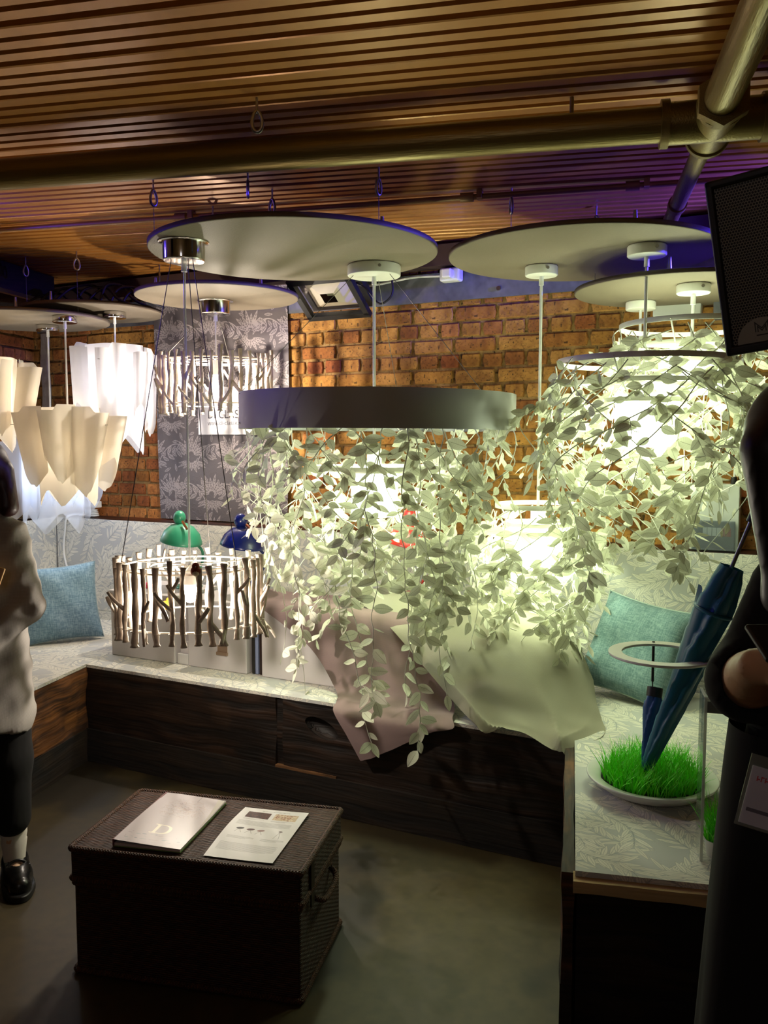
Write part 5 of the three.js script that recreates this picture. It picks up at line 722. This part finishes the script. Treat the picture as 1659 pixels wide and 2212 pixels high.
  const ph = thing('smartphone', 'black smartphone held by the person in black', 'phone', loc(-0.175, 1.297, 0.205), YAW); const pc = mesh('phone_body', rbox(0.146, 0.072, 0.009, 0.004), blackPlastic, ph); pc.rotation.set(-1.15, 0, 0.02); mesh('phone_screen', box(0.136, 0.062, 0.0006, 0, 0, -0.0048), std({ color: '#0a0b10', roughness: 0.08 }), pc);
  const bd = thing('name_badge', 'clear plastic name badge with a white card on a red lanyard', 'badge', loc(-0.165, 1.055, 0.125), YAW); const bt = canvasTex(256, 224, (g, w, h) => { g.fillStyle = '#c9c4d0'; g.fillRect(0, 0, w, h); g.fillStyle = '#c03440'; for (let k = 0; k < 9; k++) { g.fillRect(24 + k * 14, 34, 4, 20); g.fillRect(24 + k * 14, k % 2 ? 34 : 44, 11, 5); } g.fillStyle = '#6a6678'; [100, 118, 136].forEach((y, i) => g.fillRect(100, y, 120 - i * 14, 7)); g.fillStyle = '#5a5668'; g.fillRect(14, 160, 130, 14); g.fillRect(160, 165, 26, 30); });
  const hb = new THREE.Group(); hb.name = 'holder'; bd.add(hb); hb.rotation.set(-0.1, -0.25, -0.24); mesh('card', box(0.098, 0.082, 0.001, 0, -0.004, 0), [0, 1, 2, 3, 4, 5].map(k => k === 4 ? std({ map: bt, roughness: 0.5 }) : whitePlastic), hb); const cg = hb.children[0].geometry, cu = cg.attributes.uv, cp = cg.attributes.position; for (let i = 0; i < cu.count; i++) cu.setXY(i, cp.getX(i) / 0.098 + 0.5, (cp.getY(i) + 0.004) / 0.082 + 0.5);
  mesh('sleeve', box(0.108, 0.102, 0.003, 0, 0.002, 0.0005), phys({ color: '#ffffff', roughness: 0.1, transmission: 0.95, thickness: 0 }), hb); mesh('clip', rbox(0.012, 0.032, 0.005, 0.002, 0.012, 0.062, 0.002), whitePlastic, hb);
  mesh('lanyard', merge([sweep([V(0.02, 0.075, 0.0), V(0.034, 0.12, -0.012), V(0.08, 0.25, -0.02), V(0.12, 0.31, -0.1)], 0.005, 6), sweep([V(0.02, 0.075, 0.0), V(0.05, 0.12, -0.012), V(0.13, 0.25, -0.02), V(0.19, 0.31, -0.1)], 0.005, 6)]), std({ color: '#b0101a', roughness: 0.6 }), bd);
}
{ // visitor in a pale shirt at the other edge
  const t = thing('person', 'person in a long pale shirt and black trousers standing by the side bench', 'person', camLocal(-1.365, 2.9), YAW);
  const bodyF = field([[cap([0.0, 1.22, -0.02], [0, 0.85, 0], 0.06, 0.08)], [cap([0.0, 1.34, -0.01], [0, 1.25, -0.02], 0.05, 0.06)], [cap([0.105, 1.2, 0], [0.15, 0.98, 0.03], 0.028, 0.026)], [cap([0.15, 0.98, 0.03], [0.02, 0.9, 0.15], 0.032, 0.024)], [cap([-0.105, 1.2, 0], [-0.15, 0.98, 0.03], 0.028, 0.026)], [cap([-0.15, 0.98, 0.03], [-0.05, 0.92, 0.15], 0.032, 0.024)], [cap([0, 1.19, -0.01], [0.1, 1.19, 0], 0.04, 0.025)], [cap([0, 1.19, -0.01], [-0.1, 1.19, 0], 0.04, 0.025)], [cap([0.06, 0.72, 0], [0.06, 0.42, 0.01], 0.062, 0.05)], [cap([0.06, 0.42, 0.01], [0.058, 0.06, -0.02], 0.046, 0.03)], [cap([-0.08, 0.72, 0], [-0.08, 0.42, 0.01], 0.062, 0.05)], [cap([-0.08, 0.42, 0.01], [-0.08, 0.06, -0.02], 0.046, 0.03)], [cap([0.058, 0.05, -0.03], [0.11, 0.03, 0.09], 0.034, 0.026)], [cap([-0.08, 0.05, -0.03], [-0.1, 0.03, 0.09], 0.034, 0.026)]], 0.03);
  const hc = [0.0, 1.43, 0.02];
  const headF = field([[ell([hc[0], hc[1] + 0.03, hc[2] - 0.012], [0.072, 0.086, 0.09])], [ell([hc[0], hc[1] - 0.04, hc[2] + 0.02], [0.056, 0.066, 0.064])], [cap([hc[0], hc[1], hc[2] + 0.085], [hc[0], hc[1] - 0.03, hc[2] + 0.1], 0.008, 0.012), 0.015], [ell([hc[0], hc[1] - 0.062, hc[2] + 0.08], [0.02, 0.008, 0.012]), 0.01], [ell([hc[0] + 0.072, hc[1] - 0.01, hc[2] - 0.01], [0.01, 0.028, 0.018]), 0.008], [ell([hc[0] - 0.072, hc[1] - 0.01, hc[2] - 0.01], [0.01, 0.028, 0.018]), 0.008], [cap([hc[0], hc[1] - 0.06, hc[2] - 0.02], [0, 1.27, -0.02], 0.046, 0.052), 0.04]], 0.035);
  const hnd = s => handField([s < 0 ? -0.05 : 0.02, s < 0 ? 0.92 : 0.9, 0.15], [s < 0 ? -0.02 : -0.012, s < 0 ? 0.905 : 0.893, 0.165], [0, 1, 2, 3].map(k => { const y = (s < 0 ? 0.92 : 0.908) - k * 0.016, x = s < 0 ? 0.005 : -0.035, d = s < 0 ? 1 : -1; return [[x, y, 0.17], [x + d * 0.026, y - 0.004, 0.177], [x + d * 0.046, y - 0.01, 0.168]]; }), [[s < 0 ? -0.02 : -0.01, s < 0 ? 0.92 : 0.91, 0.175], [s < 0 ? 0 : -0.03, s < 0 ? 0.945 : 0.935, 0.185], [s < 0 ? 0.015 : -0.045, s < 0 ? 0.955 : 0.945, 0.182]]);
  mesh('body', merge([nets(headF, [-0.11, 1.25, -0.12], [0.11, 1.58, 0.15], 0.008), nets(bodyF, [-0.24, -0.01, -0.16], [0.24, 1.42, 0.2], 0.014), nets(hnd(1), [-0.11, 0.81, 0.12], [0.06, 0.97, 0.21], 0.005), nets(hnd(-1), [-0.09, 0.83, 0.12], [0.1, 0.99, 0.21], 0.005)]), skinB, t);
  const shirt = std({ color: '#aaa49e', map: scaled(weave, 8), roughness: 0.9, side: THREE.DoubleSide });
  const shF = field([[cap([0, 1.21, -0.01], [0, 1.0, 0.0], 0.115, 0.125, 0.8)], [cap([0, 1.0, 0], [0, 0.6, 0.0], 0.13, 0.15, 0.95)], [cap([0.1, 1.235, 0], [0.155, 0.99, 0.02], 0.052, 0.05), 0.03], [cap([0.155, 0.99, 0.02], [0.05, 0.895, 0.13], 0.052, 0.05), 0.02], [cap([-0.1, 1.235, 0], [-0.155, 0.99, 0.02], 0.052, 0.05), 0.03], [cap([-0.155, 0.99, 0.02], [-0.07, 0.91, 0.13], 0.052, 0.05), 0.02], [cap([-0.04, 1.26, -0.02], [0.04, 1.26, -0.02], 0.05, 0.05), 0.04]], 0.03);
  mesh('shirt', nets((x, y, z) => { const fold = 0.0035 * Math.sin(x * 70 + y * 25) * Math.sin(y * 22 + z * 30) + 0.0025 * Math.sin(y * 75 - x * 65 + z * 20); return Math.max(shF(x, y, z) + fold, 0.565 + 0.02 * Math.cos(x * 14) - y, -cap([0, 1.27, 0], [0, 1.36, 0.02], 0.05, 0.055)(x, y, z)); }, [-0.26, 0.53, -0.17], [0.26, 1.34, 0.22], 0.0095), shirt, t);
  const tr = (x0) => nets(field([[cap([x0, 0.62, 0], [x0, 0.45, 0.005], 0.078, 0.076)], [cap([x0, 0.45, 0.005], [x0, 0.24, 0], 0.076, 0.066)]], 0.03), [x0 - 0.12, 0.15, -0.12], [x0 + 0.12, 0.86, 0.12], 0.012);
  mesh('trousers', merge([tr(0.06), tr(-0.08)]), blackCloth, t);
  for (const x0 of [0.058, -0.08]) { mesh('sock', lathe([[0.030, 0.05], [0.036, 0.08], [0.040, 0.12], [0.044, 0.15], [0.041, 0.153], [0.045, 0.175], [0.045, 0.2]], 24), std({ color: '#d9d4ca', roughness: 0.95 }), t).position.set(x0, 0, -0.02); }
  for (const [x0, a] of [[0.062, 0.5], [-0.08, -0.1]]) {
    const leather = std({ color: '#0d0d0d', roughness: 0.28 }), sg = new THREE.Group(); sg.name = 'shoe'; t.add(sg); sg.position.set(x0, 0, -0.02); sg.rotation.y = a;
    mesh('upper', nets((x, y, z) => { const d = field([[cap([0, 0.045, -0.03], [0, 0.04, 0.05], 0.045, 0.042)], [cap([0, 0.04, 0.05], [0.002, 0.036, 0.125], 0.044, 0.036)], [cap([0, 0.07, -0.035], [0, 0.06, 0.0], 0.036, 0.03)]], 0.03)(x, y, z); return Math.max(d, 0.012 - y, -ell([0, 0.1, 0.035], [0.026, 0.05, 0.038])(x, y, z)); }, [-0.07, 0, -0.1], [0.07, 0.12, 0.18], 0.005), leather, sg);
    mesh('sole', (() => { const s = new THREE.Shape(); s.moveTo(-0.04, -0.07); s.quadraticCurveTo(0, -0.09, 0.04, -0.07); s.quadraticCurveTo(0.05, 0.03, 0.05, 0.09); s.quadraticCurveTo(0.03, 0.175, 0, 0.175); s.quadraticCurveTo(-0.05, 0.16, -0.05, 0.09); s.quadraticCurveTo(-0.05, 0, -0.04, -0.07); const g = new THREE.ExtrudeGeometry(s, { depth: 0.018, bevelEnabled: true, bevelSize: 0.003, bevelThickness: 0.003, bevelSegments: 1 }); g.rotateX(Math.PI / 2); g.translate(0, 0.021, 0); return g; })(), blackPlastic, sg);
    mesh('strap', sweep(curve([[-0.042, 0.05, 0.04], [-0.028, 0.078, 0.038], [0, 0.088, 0.036], [0.028, 0.078, 0.038], [0.042, 0.05, 0.04]], 16), 0.006, 6), leather, sg); mesh('buckle', box(0.014, 0.012, 0.004, 0.036, 0.066, 0.045), steel, sg);
  }
  const hairF = field([[ell([hc[0], hc[1] + 0.045, hc[2] - 0.02], [0.088, 0.092, 0.102])], [cap([0.075, hc[1] + 0.02, 0.0], [0.098, 1.33, 0.02], 0.036, 0.034)], [cap([-0.075, hc[1] + 0.02, 0.0], [-0.095, 1.33, 0.02], 0.036, 0.034)], [cap([0, hc[1], -0.06], [0, 1.31, -0.09], 0.07, 0.06)]], 0.03);
  mesh('hair', nets((x, y, z) => Math.max(hairF(x, y, z), -ell([0, hc[1] - 0.04, hc[2] + 0.1], [0.056, 0.1, 0.1])(x, y, z)), [-0.17, 1.24, -0.19], [0.17, 1.6, 0.14], 0.009), std({ color: '#3a1414', map: scaled(hairTex, 6, 2), roughness: 0.45 }), t);
  const O = t.position, loc = (x, y, z) => [O.x + x * Math.cos(YAW) + z * Math.sin(YAW), y, O.z - x * Math.sin(YAW) + z * Math.cos(YAW)];
  const ph = thing('smartphone', 'phone in a gold case tucked in the arm of the person in the pale shirt', 'phone', loc(0.055, 1.125, 0.128), YAW); const pc = mesh('phone_case', rbox(0.13, 0.062, 0.009, 0.004), std({ color: '#c9a06a', roughness: 0.4 }), ph); pc.rotation.set(-0.2, 0.1, -0.28); mesh('camera', cyl(0.005, 0.005, 0.004, 0, 0, 0, 12).rotateX(Math.PI / 2), blackPlastic, pc).position.set(0.045, 0.018, 0.005);
}

// ------------------------------------------------------------------ hand over
scene.traverse(o => { if (o.isMesh) { o.castShadow = true; o.receiveShadow = true; } if (o.isLight) o.castShadow = true; });
renderer.render(scene, camera);
